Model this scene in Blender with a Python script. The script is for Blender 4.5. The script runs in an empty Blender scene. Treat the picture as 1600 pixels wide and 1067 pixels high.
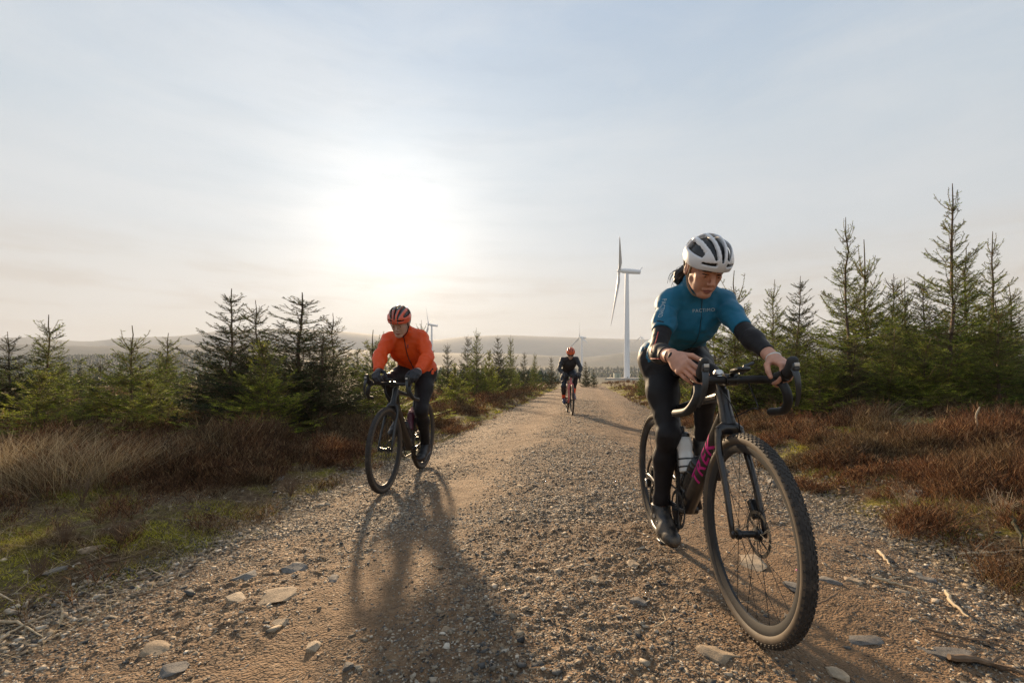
import bpy, math, random
import numpy as np
from mathutils import Vector, Matrix
from mathutils.bvhtree import BVHTree
C = bpy.context.scene.collection
R = math.radians
rng = np.random.default_rng(7)
random.seed(7)

DENOISE = True
# ------------------------------------------------------------------ camera, sky, sun, exposure
FPX, U0, V0, CAMH = 720.0, 800.0, 588.0, 0.885      # focal length in photo pixels, principal column, level line, eye height
cam_d = bpy.data.cameras.new('camera'); cam = bpy.data.objects.new('camera', cam_d); C.objects.link(cam)
cam.location = (0, 0, CAMH); cam.rotation_euler = (R(90), 0, 0)
cam_d.sensor_width = 36; cam_d.lens = 36*FPX/1600; cam_d.shift_y = (V0-533.5)/1600
cam_d.clip_start = .05; cam_d.clip_end = 20000
bpy.context.scene.camera = cam
sc = bpy.context.scene
sc.view_settings.view_transform = 'Standard'; sc.view_settings.look = 'None'
sc.view_settings.exposure = 1.15; sc.view_settings.gamma = 1; sc.view_settings.use_curve_mapping = False
cy = sc.cycles
cy.use_denoising = DENOISE
try: cy.denoiser = 'OPENIMAGEDENOISE'
except Exception: pass
try: cy.denoising_prefilter = 'NONE'; cy.denoising_input_passes = 'RGB_ALBEDO_NORMAL'; cy.denoising_quality = 'HIGH'
except Exception: pass
cy.max_bounces = 6; cy.diffuse_bounces = 3; cy.glossy_bounces = 3; cy.transmission_bounces = 4
cy.transparent_max_bounces = 6; cy.volume_bounces = 1; cy.sample_clamp_indirect = 6

TOSUN = Vector((-188, 720, 222)).normalized()
SUN_EL = math.asin(TOSUN.z); SUN_AZ = math.atan2(TOSUN.x, TOSUN.y)
sd = bpy.data.lights.new('sun', 'SUN'); sun = bpy.data.objects.new('sun', sd); C.objects.link(sun)
sun.rotation_euler = TOSUN.to_track_quat('Z', 'Y').to_euler()
sd.energy = 5.0; sd.angle = R(2.2); sd.color = (1.0, 0.73, 0.45)

def nn(nt, typ, **kw):
    n = nt.nodes.new(typ)
    for k, v in kw.items():
        if k.startswith('i_'):
            key = k[2:]; key = int(key) if key.isdigit() else key.replace('_', ' ')
            n.inputs[key].default_value = v
        else: setattr(n, k, v)
    return n
def ramp(nt, fac, stops, interp='LINEAR'):
    r = nt.nodes.new('ShaderNodeValToRGB'); e = r.color_ramp.elements; r.color_ramp.interpolation = interp
    while len(e) < len(stops): e.new(.5)
    for el, (p, c) in zip(e, stops):
        el.position = p; el.color = (c[0], c[1], c[2], 1) if hasattr(c, '__len__') else (c, c, c, 1)
    nt.links.new(fac, r.inputs[0]); return r.outputs[0]
def mth(nt, op, a, b=None, clamp=False):
    n = nt.nodes.new('ShaderNodeMath'); n.operation = op; n.use_clamp = clamp
    for i, v in enumerate((a, b)):
        if v is None: continue
        if isinstance(v, (int, float)): n.inputs[i].default_value = v
        else: nt.links.new(v, n.inputs[i])
    return n.outputs[0]
def mixc(nt, fac, a, b, bt='MIX'):
    n = nt.nodes.new('ShaderNodeMix'); n.data_type = 'RGBA'; n.blend_type = bt
    for s, v in ((n.inputs[0], fac), (n.inputs[6], a), (n.inputs[7], b)):
        if isinstance(v, (int, float)): s.default_value = v
        elif hasattr(v, '__len__'): s.default_value = (v[0], v[1], v[2], 1)
        else: nt.links.new(v, s)
    return n.outputs[2]

world = bpy.data.worlds.new('World'); sc.world = world; world.use_nodes = True
nt = world.node_tree; nt.nodes.clear(); L = nt.links.new
tc = nn(nt, 'ShaderNodeTexCoord'); D = tc.outputs['Generated']
sky = nn(nt, 'ShaderNodeTexSky', sky_type='NISHITA', sun_disc=False, sun_elevation=SUN_EL, sun_rotation=SUN_AZ,
         air_density=1.0, dust_density=2.0, ozone_density=1.0)
nsky = mixc(nt, 1.0, sky.outputs[0], (.05, .05, .05), 'MULTIPLY')
sep = nn(nt, 'ShaderNodeSeparateXYZ'); L(D, sep.inputs[0])
el = mth(nt, 'MAXIMUM', sep.outputs[2], 0.0)
# thin high cloud: pale veil, creamy low down, blue-grey overhead
veil = ramp(nt, el, [(0.0, (.57, .50, .43)), (.06, (.64, .585, .51)), (.14, (.67, .65, .61)), (.26, (.62, .68, .73)), (.42, (.53, .635, .735)), (.62, (.425, .55, .71)), (1.0, (.26, .35, .48))])
dot = nn(nt, 'ShaderNodeVectorMath', operation='DOT_PRODUCT'); L(D, dot.inputs[0]); dot.inputs[1].default_value = TOSUN
dp = mth(nt, 'MAXIMUM', dot.outputs['Value'], 0.0)
g1 = mth(nt, 'MULTIPLY', mth(nt, 'POWER', dp, 6.0), .09)
g2 = mth(nt, 'MULTIPLY', mth(nt, 'POWER', dp, 16.0), .13)
g3 = mth(nt, 'MULTIPLY', mth(nt, 'POWER', dp, 75.0), .28)
# streaky cirrus and a low cloud bank
mp = nn(nt, 'ShaderNodeMapping'); L(D, mp.inputs[0]); mp.inputs['Rotation'].default_value = (0, R(18), R(-20)); mp.inputs['Scale'].default_value = (1.0, 1.0, 4.0)
n1 = nn(nt, 'ShaderNodeTexNoise', i_Scale=2.2, i_Detail=7.0, i_Roughness=.56, i_Distortion=.5); L(mp.outputs[0], n1.inputs['Vector'])
mp2 = nn(nt, 'ShaderNodeMapping'); L(D, mp2.inputs[0]); mp2.inputs['Scale'].default_value = (1.6, 1.6, 11.0)
n2 = nn(nt, 'ShaderNodeTexNoise', i_Scale=3.4, i_Detail=8.0, i_Roughness=.6, i_Distortion=.25); L(mp2.outputs[0], n2.inputs['Vector'])
cir = ramp(nt, n1.outputs[0], [(.38, 0), (.62, 1)])
low = ramp(nt, n2.outputs[0], [(.47, 0), (.62, 1)])
lowband = ramp(nt, el, [(0, .7), (.08, 1), (.17, .85), (.26, 0)])
v1 = mixc(nt, mth(nt, 'MULTIPLY', cir, .38), veil, (.74, .77, .80))
v2 = mixc(nt, mth(nt, 'MULTIPLY', mth(nt, 'MULTIPLY', low, lowband), .60), v1, (.56, .50, .45))
vs = mixc(nt, .93, nsky, v2)
glow = nn(nt, 'ShaderNodeCombineColor')
gs = mth(nt, 'MULTIPLY', mth(nt, 'ADD', mth(nt, 'ADD', g1, g2), g3), ramp(nt, n2.outputs[0], [(.35, 1.1), (.5, 1.0), (.65, .80)]))
L(gs, glow.inputs[0]); L(mth(nt, 'MULTIPLY', gs, .95), glow.inputs[1]); L(mth(nt, 'MULTIPLY', gs, .87), glow.inputs[2])
tot = mixc(nt, 1.0, vs, glow.outputs[0], 'ADD')
bg = nn(nt, 'ShaderNodeBackground'); L(tot, bg.inputs[0]); bg.inputs[1].default_value = .455
wo = nn(nt, 'ShaderNodeOutputWorld'); L(bg.outputs[0], wo.inputs[0])

# ------------------------------------------------------------------ materials
def newmat(name):
    m = bpy.data.materials.new(name); m.use_nodes = True; m.node_tree.nodes.clear(); return m, m.node_tree
def simple(name, col, rough=.6, metal=0, nscale=0, var=.25, bump=0, bscale=None, coat=0, sheen=0, trans=0, dirt=None, spec=.5):
    """principled with noise-varied colour and optional bump"""
    m, t = newmat(name); k = t.links.new
    p = nn(t, 'ShaderNodeBsdfPrincipled'); o = nn(t, 'ShaderNodeOutputMaterial')
    p.inputs['Roughness'].default_value = rough; p.inputs['Metallic'].default_value = metal
    p.inputs['Coat Weight'].default_value = coat; p.inputs['Coat Roughness'].default_value = .12
    p.inputs['Sheen Weight'].default_value = sheen; p.inputs['Specular IOR Level'].default_value = spec
    t_ = nn(t, 'ShaderNodeTexCoord')
    if nscale:
        n = nn(t, 'ShaderNodeTexNoise', i_Scale=nscale, i_Detail=6.0, i_Roughness=.6); k(t_.outputs['Object'], n.inputs['Vector'])
        a = [max(0, c*(1-var)) for c in col]; b = [min(1, c*(1+var)) for c in col]
        cc = ramp(t, n.outputs[0], [(.3, a), (.7, b)])
        if dirt:
            dc, ds, dl = dirt
            n3 = nn(t, 'ShaderNodeTexNoise', i_Scale=ds, i_Detail=8.0, i_Roughness=.7); k(t_.outputs['Object'], n3.inputs['Vector'])
            cc = mixc(t, ramp(t, n3.outputs[0], [(dl, 0), (dl+.22, .8)]), cc, dc)
            rr = ramp(t, n3.outputs[0], [(dl, rough), (dl+.22, .85)]); k(rr, p.inputs['Roughness'])
        k(cc, p.inputs['Base Color'])
    else: p.inputs['Base Color'].default_value = (*col, 1)
    if bump:
        n2 = nn(t, 'ShaderNodeTexNoise', i_Scale=bscale or nscale*4, i_Detail=5.0, i_Roughness=.6); k(t_.outputs['Object'], n2.inputs['Vector'])
        b = nn(t, 'ShaderNodeBump', i_Strength=.6, i_Distance=bump); k(n2.outputs[0], b.inputs['Height']); k(b.outputs[0], p.inputs['Normal'])
    if trans:
        tr = nn(t, 'ShaderNodeBsdfTranslucent'); mx = nn(t, 'ShaderNodeMixShader', i_0=trans)
        if nscale: k(cc, tr.inputs[0])
        else: tr.inputs[0].default_value = (*col, 1)
        k(p.outputs[0], mx.inputs[1]); k(tr.outputs[0], mx.inputs[2]); k(mx.outputs[0], o.inputs[0])
    else: k(p.outputs[0], o.inputs[0])
    return m
def blade_mat(name, stops, rough=.6, trans=.35, vary=None, clump=0):
    """per-blade random colour out of a ramp; vary = second ramp mixed in by a big noise (patches)"""
    m, t = newmat(name); k = t.links.new
    g = nn(t, 'ShaderNodeNewGeometry'); c = ramp(t, g.outputs['Random Per Island'], stops)
    if vary:
        tcx = nn(t, 'ShaderNodeTexCoord'); n = nn(t, 'ShaderNodeTexNoise', i_Scale=vary[1], i_Detail=3.0); k(tcx.outputs['Object'], n.inputs['Vector'])
        c2 = ramp(t, g.outputs['Random Per Island'], vary[0])
        c = mixc(t, ramp(t, n.outputs[0], [(.42, 0), (.6, 1)]), c, c2)
    if clump:
        tcz = nn(t, 'ShaderNodeTexCoord'); nz_ = nn(t, 'ShaderNodeTexNoise', i_Scale=clump, i_Detail=2.0); k(tcz.outputs['Object'], nz_.inputs['Vector']); c = mixc(t, 1.0, c, ramp(t, nz_.outputs[0], [(.38, .38), (.5, .9), (.62, 1.9)]), 'MULTIPLY')
    d = nn(t, 'ShaderNodeBsdfPrincipled'); d.inputs['Roughness'].default_value = rough; d.inputs['Specular IOR Level'].default_value = .3
    tr = nn(t, 'ShaderNodeBsdfTranslucent'); mx = nn(t, 'ShaderNodeMixShader', i_0=trans); o = nn(t, 'ShaderNodeOutputMaterial')
    k(c, d.inputs['Base Color']); k(c, tr.inputs[0]); k(d.outputs[0], mx.inputs[1]); k(tr.outputs[0], mx.inputs[2]); k(mx.outputs[0], o.inputs[0])
    return m

# ------------------------------------------------------------------ mesh helpers
def np_mesh(name, V, F, mat=None, smooth=False, fm=None):
    """V (n,3), F (m,k) one face size, or list of arrays of different sizes"""
    me = bpy.data.meshes.new(name)
    Fs = [np.asarray(f, np.int32) for f in (F if isinstance(F, (list, tuple)) else [F]) if len(f)]
    V = np.asarray(V, np.float32)
    me.vertices.add(len(V)); me.vertices.foreach_set('co', V.ravel())
    nl = sum(f.size for f in Fs); npoly = sum(len(f) for f in Fs)
    me.loops.add(nl); me.loops.foreach_set('vertex_index', np.concatenate([f.ravel() for f in Fs]))
    me.polygons.add(npoly)
    sizes = np.concatenate([np.full(len(f), f.shape[1], np.int32) for f in Fs])
    starts = np.concatenate([[0], np.cumsum(sizes)[:-1]]).astype(np.int32)
    me.polygons.foreach_set('loop_start', starts)
    me.update(calc_edges=True); me.validate()
    if smooth: me.polygons.foreach_set('use_smooth', np.ones(len(me.polygons), bool))
    if mat:
        for mm in (mat if isinstance(mat, (list, tuple)) else [mat]): me.materials.append(mm)
    if fm is not None and len(fm) == len(me.polygons): me.polygons.foreach_set('material_index', np.asarray(fm, np.int32))
    me.update()
    return me
def link(name, me, parent=None, loc=None):
    o = bpy.data.objects.new(name, me); C.objects.link(o)
    if parent is not None: o.parent = parent
    if loc is not None: o.location = loc
    return o
def tag(o, label=None, cat=None, group=None, kind=None):
    for k, v in (('label', label), ('category', cat), ('group', group), ('kind', kind)):
        if v: o[k] = v
    return o
def empty(name, loc=(0, 0, 0), rz=0, **kw):
    o = bpy.data.objects.new(name, None); C.objects.link(o); o.location = loc; o.rotation_euler = (0, 0, rz); o.empty_display_size = .1
    return tag(o, **kw)
class MB:
    """collects tubes, boxes, lathes into one mesh"""
    def __init__(s): s.V = []; s.F = []; s.n = 0; s.m = []
    def add(s, V, F, mi=0):
        V = np.asarray(V, float).reshape(-1, 3); F = [tuple(int(i)+s.n for i in f) for f in F]
        s.V.append(V); s.F += F; s.m += [mi]*len(F); s.n += len(V); return s
    def tube(s, P, r, n=12, mi=0, closed=False, cap=True, flat=None, up=(0, 0, 1)):
        """tube through points P; r scalar or per point, or (ra, rb) pairs for ellipses whose first axis lies along 'up x tangent'"""
        P = np.asarray(P, float); m = len(P)
        rr = np.asarray(r, float)
        if rr.ndim == 0: rr = np.full((m, 2), float(rr))
        elif rr.ndim == 1 and len(rr) == m and not (m == 2 and flat): rr = np.stack([rr, rr], 1)
        elif rr.ndim == 1: rr = np.tile(rr, (m, 1))
        T = np.zeros_like(P)
        if closed: T = np.roll(P, -1, 0)-np.roll(P, 1, 0)
        else: T[1:-1] = P[2:]-P[:-2]; T[0] = P[1]-P[0]; T[-1] = P[-1]-P[-2]
        T /= np.linalg.norm(T, axis=1)[:, None]+1e-12
        u = np.asarray(up, float); A = np.cross(u, T); bad = np.linalg.norm(A, axis=1) < .05
        if bad.any(): A[bad] = np.cross(np.array([1., .01, 0]), T[bad])
        A /= np.linalg.norm(A, axis=1)[:, None]; B = np.cross(T, A)
        an = np.arange(n)*2*np.pi/n
        V = P[:, None]+A[:, None]*(np.cos(an)[None, :, None]*rr[:, 0][:, None, None])+B[:, None]*(np.sin(an)[None, :, None]*rr[:, 1][:, None, None])
        F = []
        for i in range(m if closed else m-1):
            j = (i+1) % m
            for q in range(n): F.append((i*n+q, i*n+(q+1) % n, j*n+(q+1) % n, j*n+q))
        if cap and not closed: F.append(tuple(range(n))[::-1]); F.append(tuple((m-1)*n+q for q in range(n)))
        return s.add(V.reshape(-1, 3), F, mi)
    def box(s, c, h, rot=None, mi=0, bev=0):
        c = np.asarray(c, float); h = np.asarray(h, float)
        if bev:
            b = bev; pts = []
            for sx in (-1, 1):
                for sy in (-1, 1):
                    for sz in (-1, 1):
                        for ax in range(3):
                            v = np.array([sx*(h[0]-b), sy*(h[1]-b), sz*(h[2]-b)]); v[ax] += (sx, sy, sz)[ax]*b; pts.append(v)
            V = np.array(pts)
            import bmesh
            bm = bmesh.new()
            for v in V: bm.verts.new(v)
            bmesh.ops.convex_hull(bm, input=bm.verts)
            bm.verts.index_update(); V = np.array([v.co[:] for v in bm.verts]); F = [tuple(v.index for v in f.verts) for f in bm.faces]; bm.free()
        else:
            V = np.array([[x, y, z] for x in (-1, 1) for y in (-1, 1) for z in (-1, 1)], float)*h
            F = [(0, 1, 3, 2), (4, 6, 7, 5), (0, 4, 5, 1), (2, 3, 7, 6), (0, 2, 6, 4), (1, 5, 7, 3)]
        if rot is not None: V = V @ np.asarray(rot, float).T
        return s.add(V+c, F, mi)
    def ball(s, c, r, n=10, rot=None, mi=0):
        r = np.asarray(r, float)*np.ones(3); V = []; F = []
        for i in range(n+1):
            th = math.pi*i/n
            for j in range(n*2): ph = math.pi*j/n; V.append((math.sin(th)*math.cos(ph), math.sin(th)*math.sin(ph), math.cos(th)))
        w = n*2
        for i in range(n):
            for j in range(w): F.append((i*w+j, (i+1)*w+j, (i+1)*w+(j+1) % w, i*w+(j+1) % w))
        V = np.array(V)*r
        if rot is not None: V = V @ np.asarray(rot, float).T
        return s.add(V+np.asarray(c, float), F, mi)
    def lathe(s, prof, c=(0, 0, 0), axis='y', n=48, mi=0, closed=False):
        """prof list of (radius, along)"""
        m = len(prof); an = np.arange(n)*2*np.pi/n; V = []
        for (r, a) in prof:
            for t in an:
                x, z = r*math.cos(t), r*math.sin(t)
                V.append({'y': (x, a, z), 'z': (x, z, a), 'x': (a, x, z)}[axis])
        F = []
        for i in range(m if closed else m-1):
            j = (i+1) % m
            for q in range(n): F.append((i*n+q, i*n+(q+1) % n, j*n+(q+1) % n, j*n+q))
        return s.add(np.array(V)+np.asarray(c, float), F, mi)
    def build(s, name, mat, parent=None, smooth=True, loc=None, M=None):
        V = np.concatenate(s.V)
        if M is not None: V = V @ np.array(M)[:3, :3].T+np.array(M)[:3, 3]
        me = bpy.data.meshes.new(name); me.from_pydata(V.tolist(), [], s.F)
        for mm in (mat if isinstance(mat, (list, tuple)) else [mat]): me.materials.append(mm)
        me.polygons.foreach_set('material_index', s.m)
        if smooth:
            me.polygons.foreach_set('use_smooth', [True]*len(me.polygons))
            try: me.set_sharp_from_angle(angle=R(38))
            except Exception: pass
        me.update(); return link(name, me, parent, loc)

# value noise
_P = np.random.default_rng(3).random((64, 64, 64)).astype(np.float32)
def vnoise(x, y, z=0.0):
    x = np.asarray(x, np.float64); y = np.asarray(y, np.float64); z = np.asarray(z, np.float64)+0*x
    xi, yi, zi = np.floor(x).astype(int), np.floor(y).astype(int), np.floor(z).astype(int)
    fx, fy, fz = x-xi, y-yi, z-zi
    fx, fy, fz = [f*f*(3-2*f) for f in (fx, fy, fz)]
    g = lambda a, b, c: _P[(xi+a) & 63, (yi+b) & 63, (zi+c) & 63]
    l = lambda a, b, t: a+(b-a)*t
    return l(l(l(g(0,0,0), g(1,0,0), fx), l(g(0,1,0), g(1,1,0), fx), fy), l(l(g(0,0,1), g(1,0,1), fx), l(g(0,1,1), g(1,1,1), fx), fy), fz)*2-1
def fbm(x, y, z=0.0, o=4, g=.5):
    a, s, t = 1.0, 0, 0
    for i in range(o): s = s+a*vnoise(x*2**i+i*7.3, y*2**i+i*3.1, np.asarray(z)*2**i); t += a; a *= g
    return s/t
def sstep(a, b, x):
    t = np.clip((np.asarray(x, float)-a)/(b-a), 0, 1); return t*t*(3-2*t)
def P3(u, v, d): return np.array([(u-U0)*d/FPX, d, CAMH-(v-V0)*d/FPX])
# ------------------------------------------------------------------ terrain
def track_c(y): return -.10+.155*y+.0*y
HALF = 2.1
def track_s(x, y): return x-track_c(y)
SKY_A = [(-3000,530),(-800,530),(0,528),(60,527),(110,534),(170,533),(186,528),(280,526),(340,518),(450,514),(540,519),(600,525),(680,532),(730,526),(790,524),(900,528),(1000,531),(1200,524),(1600,520),(2400,525),(5000,530)]
SKY_B = [(-3000,546),(-800,545),(0,539),(150,541),(300,538),(450,545),(600,548),(700,551),(800,553),(914,559),(974,551),(1100,542),(1600,537),(2400,540),(5000,545)]
SKY_C = [(-3000,566),(0,562),(200,556),(300,551),(420,560),(700,571),(920,572),(1000,571),(1100,562),(1600,560),(5000,566)]
RA, RB, RC = 2500., 1400., 750.
def crest(tab, u, r): 
    t = np.array(tab, float); return CAMH+(V0-np.interp(u, t[:, 0], t[:, 1]))*r/FPX
def ground_z(x, y):
    x = np.asarray(x, float); y = np.asarray(y, float)
    s = track_s(x, y); a = np.abs(s)
    z = -.030*np.minimum(a, 2.2)**2
    # verges and banks (only matters near)
    zl = .08*sstep(2.0, 2.9, -s)+.04*sstep(3, 5, -s)-.05*sstep(5, 9, -s)
    zr = .15*sstep(2.05, 2.8, s)+.22*sstep(3.0, 5.5, s)+.10*sstep(6, 10, s)
    near = 1-sstep(40, 120, np.hypot(x, y))
    z = z+(zl+zr)*near+.10*near*sstep(2.2, 3.5, a)*fbm(x*.55, y*.55)+.035*sstep(2.0, 2.8, a)*near*fbm(x*2.3, y*2.3, o=3)
    r = np.hypot(x, y)
    d = np.maximum(y, .25*r)
    z = z-2.4*sstep(55, 150, r)*(1-sstep(180, 330, r))-.9*sstep(150, 300, r)
    z = z+sstep(60, 200, r)*.5*fbm(x*.02, y*.02)
    front = y > .15*r
    u = U0+FPX*x/np.maximum(y, .15*r)
    def ridge(tab, rr, w0, w1):
        t_ = np.array(tab, float); c = (V0-np.interp(u, t_[:, 0], t_[:, 1]))*rr/FPX*np.maximum(y, .15*r)/np.maximum(r, 1e-6)
        b = np.where(r < rr, sstep(rr-w0, rr, r), 1-.8*sstep(rr, rr+w1, r))
        return c*b
    h = np.maximum.reduce([ridge(SKY_A, RA, 1000, 1400), ridge(SKY_B, RB, 560, 800)+4*fbm(x*.01, y*.01)*sstep(900, 1300, r), ridge(SKY_C, RC, 330, 500)+1.5*fbm(x*.03, y*.03)*sstep(450, 700, r)])
    h = h*sstep(380, 620, r)
    return np.where(r > 380, np.maximum(h, z), z)
def track_micro(x, y):
    """ruts, washboard and gravel-size roughness of the track"""
    s = track_s(x, y)
    w = s+.10*fbm(y*.35, s*.3)
    rut = -.022*np.exp(-((w+.85)/.26)**2)-.026*np.exp(-((w-.95)/.28)**2)
    m = .016*fbm(x*2.1, y*2.1, o=3)+.015*fbm(x*8, y*8, 4.2, o=4)*(1-.45*(np.exp(-((w+.85)/.30)**2)+np.exp(-((w-.95)/.32)**2)))
    far = np.clip(1-y/14, 0, 1)
    rd_ = np.exp(-((w+.85)/.30)**2)+np.exp(-((w-.95)/.32)**2); far = far*(1-.66*rd_)
    st = vnoise(x*34, y*34, 1.7); st2 = vnoise(x*75, y*75, 9.1)
    m = m+far*(.0105*np.maximum(st, -.15)*np.clip(.6+1.5*vnoise(x*3, y*3, 3.3), .1, 1.6)+.0045*st2)
    return rut+m
def gz(x, y):   # surface you stand on
    s = np.abs(track_s(x, y)); k = 1-sstep(2.05, 2.5, s)
    return ground_z(x, y)+k*track_micro(x, y)

def grid_mesh(name, X, Y, Z, mat, smooth=True):
    n, m = X.shape; V = np.stack([X, Y, Z], -1).reshape(-1, 3)
    i = np.arange(n*m).reshape(n, m); F = np.stack([i[:-1, :-1], i[:-1, 1:], i[1:, 1:], i[1:, :-1]], -1).reshape(-1, 4)
    return np_mesh(name, V, F, mat, smooth)

def gravel_mat():
    m, t = newmat('gravel_track'); k = t.links.new
    g = nn(t, 'ShaderNodeTexCoord'); O = g.outputs['Object']
    v1 = nn(t, 'ShaderNodeTexVoronoi', i_Scale=42.0, i_Randomness=1.0); v2 = nn(t, 'ShaderNodeTexVoronoi', i_Scale=105.0); v3 = nn(t, 'ShaderNodeTexVoronoi', i_Scale=17.0)
    nz = nn(t, 'ShaderNodeTexNoise', i_Scale=9.0, i_Detail=4.0)
    k(O, nz.inputs['Vector']); wv = nn(t, 'ShaderNodeVectorMath', operation='SCALE', i_3=.05) if False else nn(t, 'ShaderNodeVectorMath', operation='SCALE')
    wv.inputs['Scale'].default_value = .06; k(nz.outputs['Color'], wv.inputs[0])
    ad = nn(t, 'ShaderNodeVectorMath', operation='ADD'); k(O, ad.inputs[0]); k(wv.outputs[0], ad.inputs[1])
    for v in (v1, v2, v3): k(ad.outputs[0], v.inputs['Vector'])
    big = nn(t, 'ShaderNodeTexNoise', i_Scale=.9, i_Detail=6.0, i_Roughness=.62); k(O, big.inputs['Vector'])
    dirt = nn(t, 'ShaderNodeTexNoise', i_Scale=6.0, i_Detail=10.0, i_Roughness=.72); k(O, dirt.inputs['Vector'])
    rc = nn(t, 'ShaderNodeSeparateColor'); k(v1.outputs['Color'], rc.inputs[0]); rc2 = nn(t, 'ShaderNodeSeparateColor'); k(v2.outputs['Color'], rc2.inputs[0])
    stone = ramp(t, rc.outputs[0], [(0, (.06, .055, .05)), (.3, (.13, .10, .075)), (.6, (.22, .155, .10)), (.85, (.29, .22, .15)), (1, (.36, .29, .21))])
    stone2 = ramp(t, rc2.outputs[1], [(0, (.04, .034, .03)), (.5, (.13, .09, .06)), (1, (.29, .22, .15))])
    soil = ramp(t, dirt.outputs[0], [(.3, (.065, .038, .021)), (.5, (.150, .094, .053)), (.72, (.26, .175, .105))])
    c = mixc(t, ramp(t, dirt.outputs[0], [(.42, .25), (.58, .9)]), stone2, soil)
    bsel = ramp(t, rc.outputs[2], [(.45, 0), (.55, 1)])
    at = nn(t, 'ShaderNodeAttribute', attribute_name='wheel_rut'); soil2 = mixc(t, .5, soil, (.25, .165, .095)); c = mixc(t, mth(t, 'MULTIPLY', at.outputs['Fac'], .7), c, soil2)
    bsel = mth(t, 'MULTIPLY', bsel, mth(t, 'SUBTRACT', 1.0, mth(t, 'MULTIPLY', at.outputs['Fac'], .5)))
    fm = mth(t, 'MULTIPLY', bsel, ramp(t, big.outputs[0], [(.38, .35), (.60, 1)]))
    c = mixc(t, fm, c, stone)
    c = mixc(t, ramp(t, big.outputs[0], [(.35, .55), (.65, 0)]), c, (.10, .068, .042), 'MIX')
    c = mixc(t, 1.0, c, (1.38, 1.25, 1.08), 'MULTIPLY'); p = nn(t, 'ShaderNodeBsdfPrincipled'); p.inputs['Roughness'].default_value = .85; p.inputs['Specular IOR Level'].default_value = .35
    k(c, p.inputs['Base Color'])
    h1 = mth(t, 'MULTIPLY', mth(t, 'SUBTRACT', 1.0, ramp(t, v1.outputs['Distance'], [(.0, 0), (.62, 1)])), 1.0)
    h1 = mth(t, 'MULTIPLY', h1, fm)
    h2 = mth(t, 'MULTIPLY', mth(t, 'SUBTRACT', 1.0, v2.outputs['Distance']), .45)
    h3 = mth(t, 'MULTIPLY', dirt.outputs[0], .9)
    hh = mth(t, 'ADD', mth(t, 'ADD', h1, h2), h3)
    b = nn(t, 'ShaderNodeBump', i_Strength=1.0, i_Distance=.026); k(hh, b.inputs['Height']); k(b.outputs[0], p.inputs['Normal'])
    o = nn(t, 'ShaderNodeOutputMaterial'); k(p.outputs[0], o.inputs[0]); return m
def moor_mat():
    m, t = newmat('moor_ground'); k = t.links.new
    g = nn(t, 'ShaderNodeTexCoord'); O = g.outputs['Object']
    a = nn(t, 'ShaderNodeTexNoise', i_Scale=1.6, i_Detail=8.0, i_Roughness=.65); b_ = nn(t, 'ShaderNodeTexNoise', i_Scale=24.0, i_Detail=8.0, i_Roughness=.75); far = nn(t, 'ShaderNodeTexNoise', i_Scale=.006, i_Detail=8.0, i_Roughness=.65)
    for n in (a, b_, far): k(O, n.inputs['Vector'])
    soil = ramp(t, b_.outputs[0], [(.3, (.03, .018, .010)), (.5, (.11, .072, .038)), (.7, (.28, .20, .115))])
    moss = ramp(t, b_.outputs[0], [(.3, (.03, .03, .006)), (.5, (.20, .18, .025)), (.72, (.42, .36, .06))])
    c = mixc(t, ramp(t, a.outputs[0], [(.50, 0), (.60, .85)]), soil, moss)
    wood = ramp(t, far.outputs[0], [(.38, (.022, .030, .018)), (.5, (.04, .042, .026)), (.6, (.075, .062, .038)), (.7, (.13, .105, .065))])
    ln = nn(t, 'ShaderNodeVectorMath', operation='LENGTH'); k(O, ln.inputs[0])
    df = nn(t, 'ShaderNodeMapRange'); df.inputs[1].default_value = 60; df.inputs[2].default_value = 300; k(ln.outputs['Value'], df.inputs[0])
    c = mixc(t, df.outputs[0], c, wood)
    p = nn(t, 'ShaderNodeBsdfPrincipled'); p.inputs['Roughness'].default_value = .9; p.inputs['Specular IOR Level'].default_value = .2; k(c, p.inputs['Base Color'])
    b = nn(t, 'ShaderNodeBump', i_Strength=.9, i_Distance=.03); k(b_.outputs[0], b.inputs['Height']); k(b.outputs[0], p.inputs['Normal'])
    o = nn(t, 'ShaderNodeOutputMaterial'); k(p.outputs[0], o.inputs[0]); return m
M_gravel = gravel_mat(); M_moor = moor_mat()

def spaced(edges):   # [(start, end, step)...]
    out = []
    for a, b, s in edges: out += list(np.arange(a, b-1e-6, s))
    out.append(edges[-1][1]); return np.array(out)
# the track: strip in (s, y)
ys = spaced([(-4, .6, .2), (.6, 2.2, .011), (2.2, 4, .018), (4, 8, .04), (8, 16, .1), (16, 40, .3), (40, 90, 1.0)])
ss = np.concatenate([np.linspace(-2.6, -2.2, 8), np.linspace(-2.2, 2.2, 330)[1:], np.linspace(2.2, 2.6, 8)[1:]])
S, Y = np.meshgrid(ss, ys); X = S+track_c(Y)
Z = ground_z(X, Y)+track_micro(X, Y)
edge = sstep(2.0, 2.6, np.abs(S)+.22*fbm(X*1.3, Y*1.3, o=3)); Z = Z-.075*edge
_w = S+.10*fbm(Y*.35, S*.3); _rut = (np.exp(-((_w+.85)/.30)**2)+np.exp(-((_w-.95)/.32)**2)).astype(np.float32)
tr = link('gravel_road', grid_mesh('gravel_road', X, Y, Z, M_gravel)); tag(tr, kind='structure')
_a = tr.data.attributes.new('wheel_rut', 'FLOAT', 'POINT'); _a.data.foreach_set('value', _rut.ravel())
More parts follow.
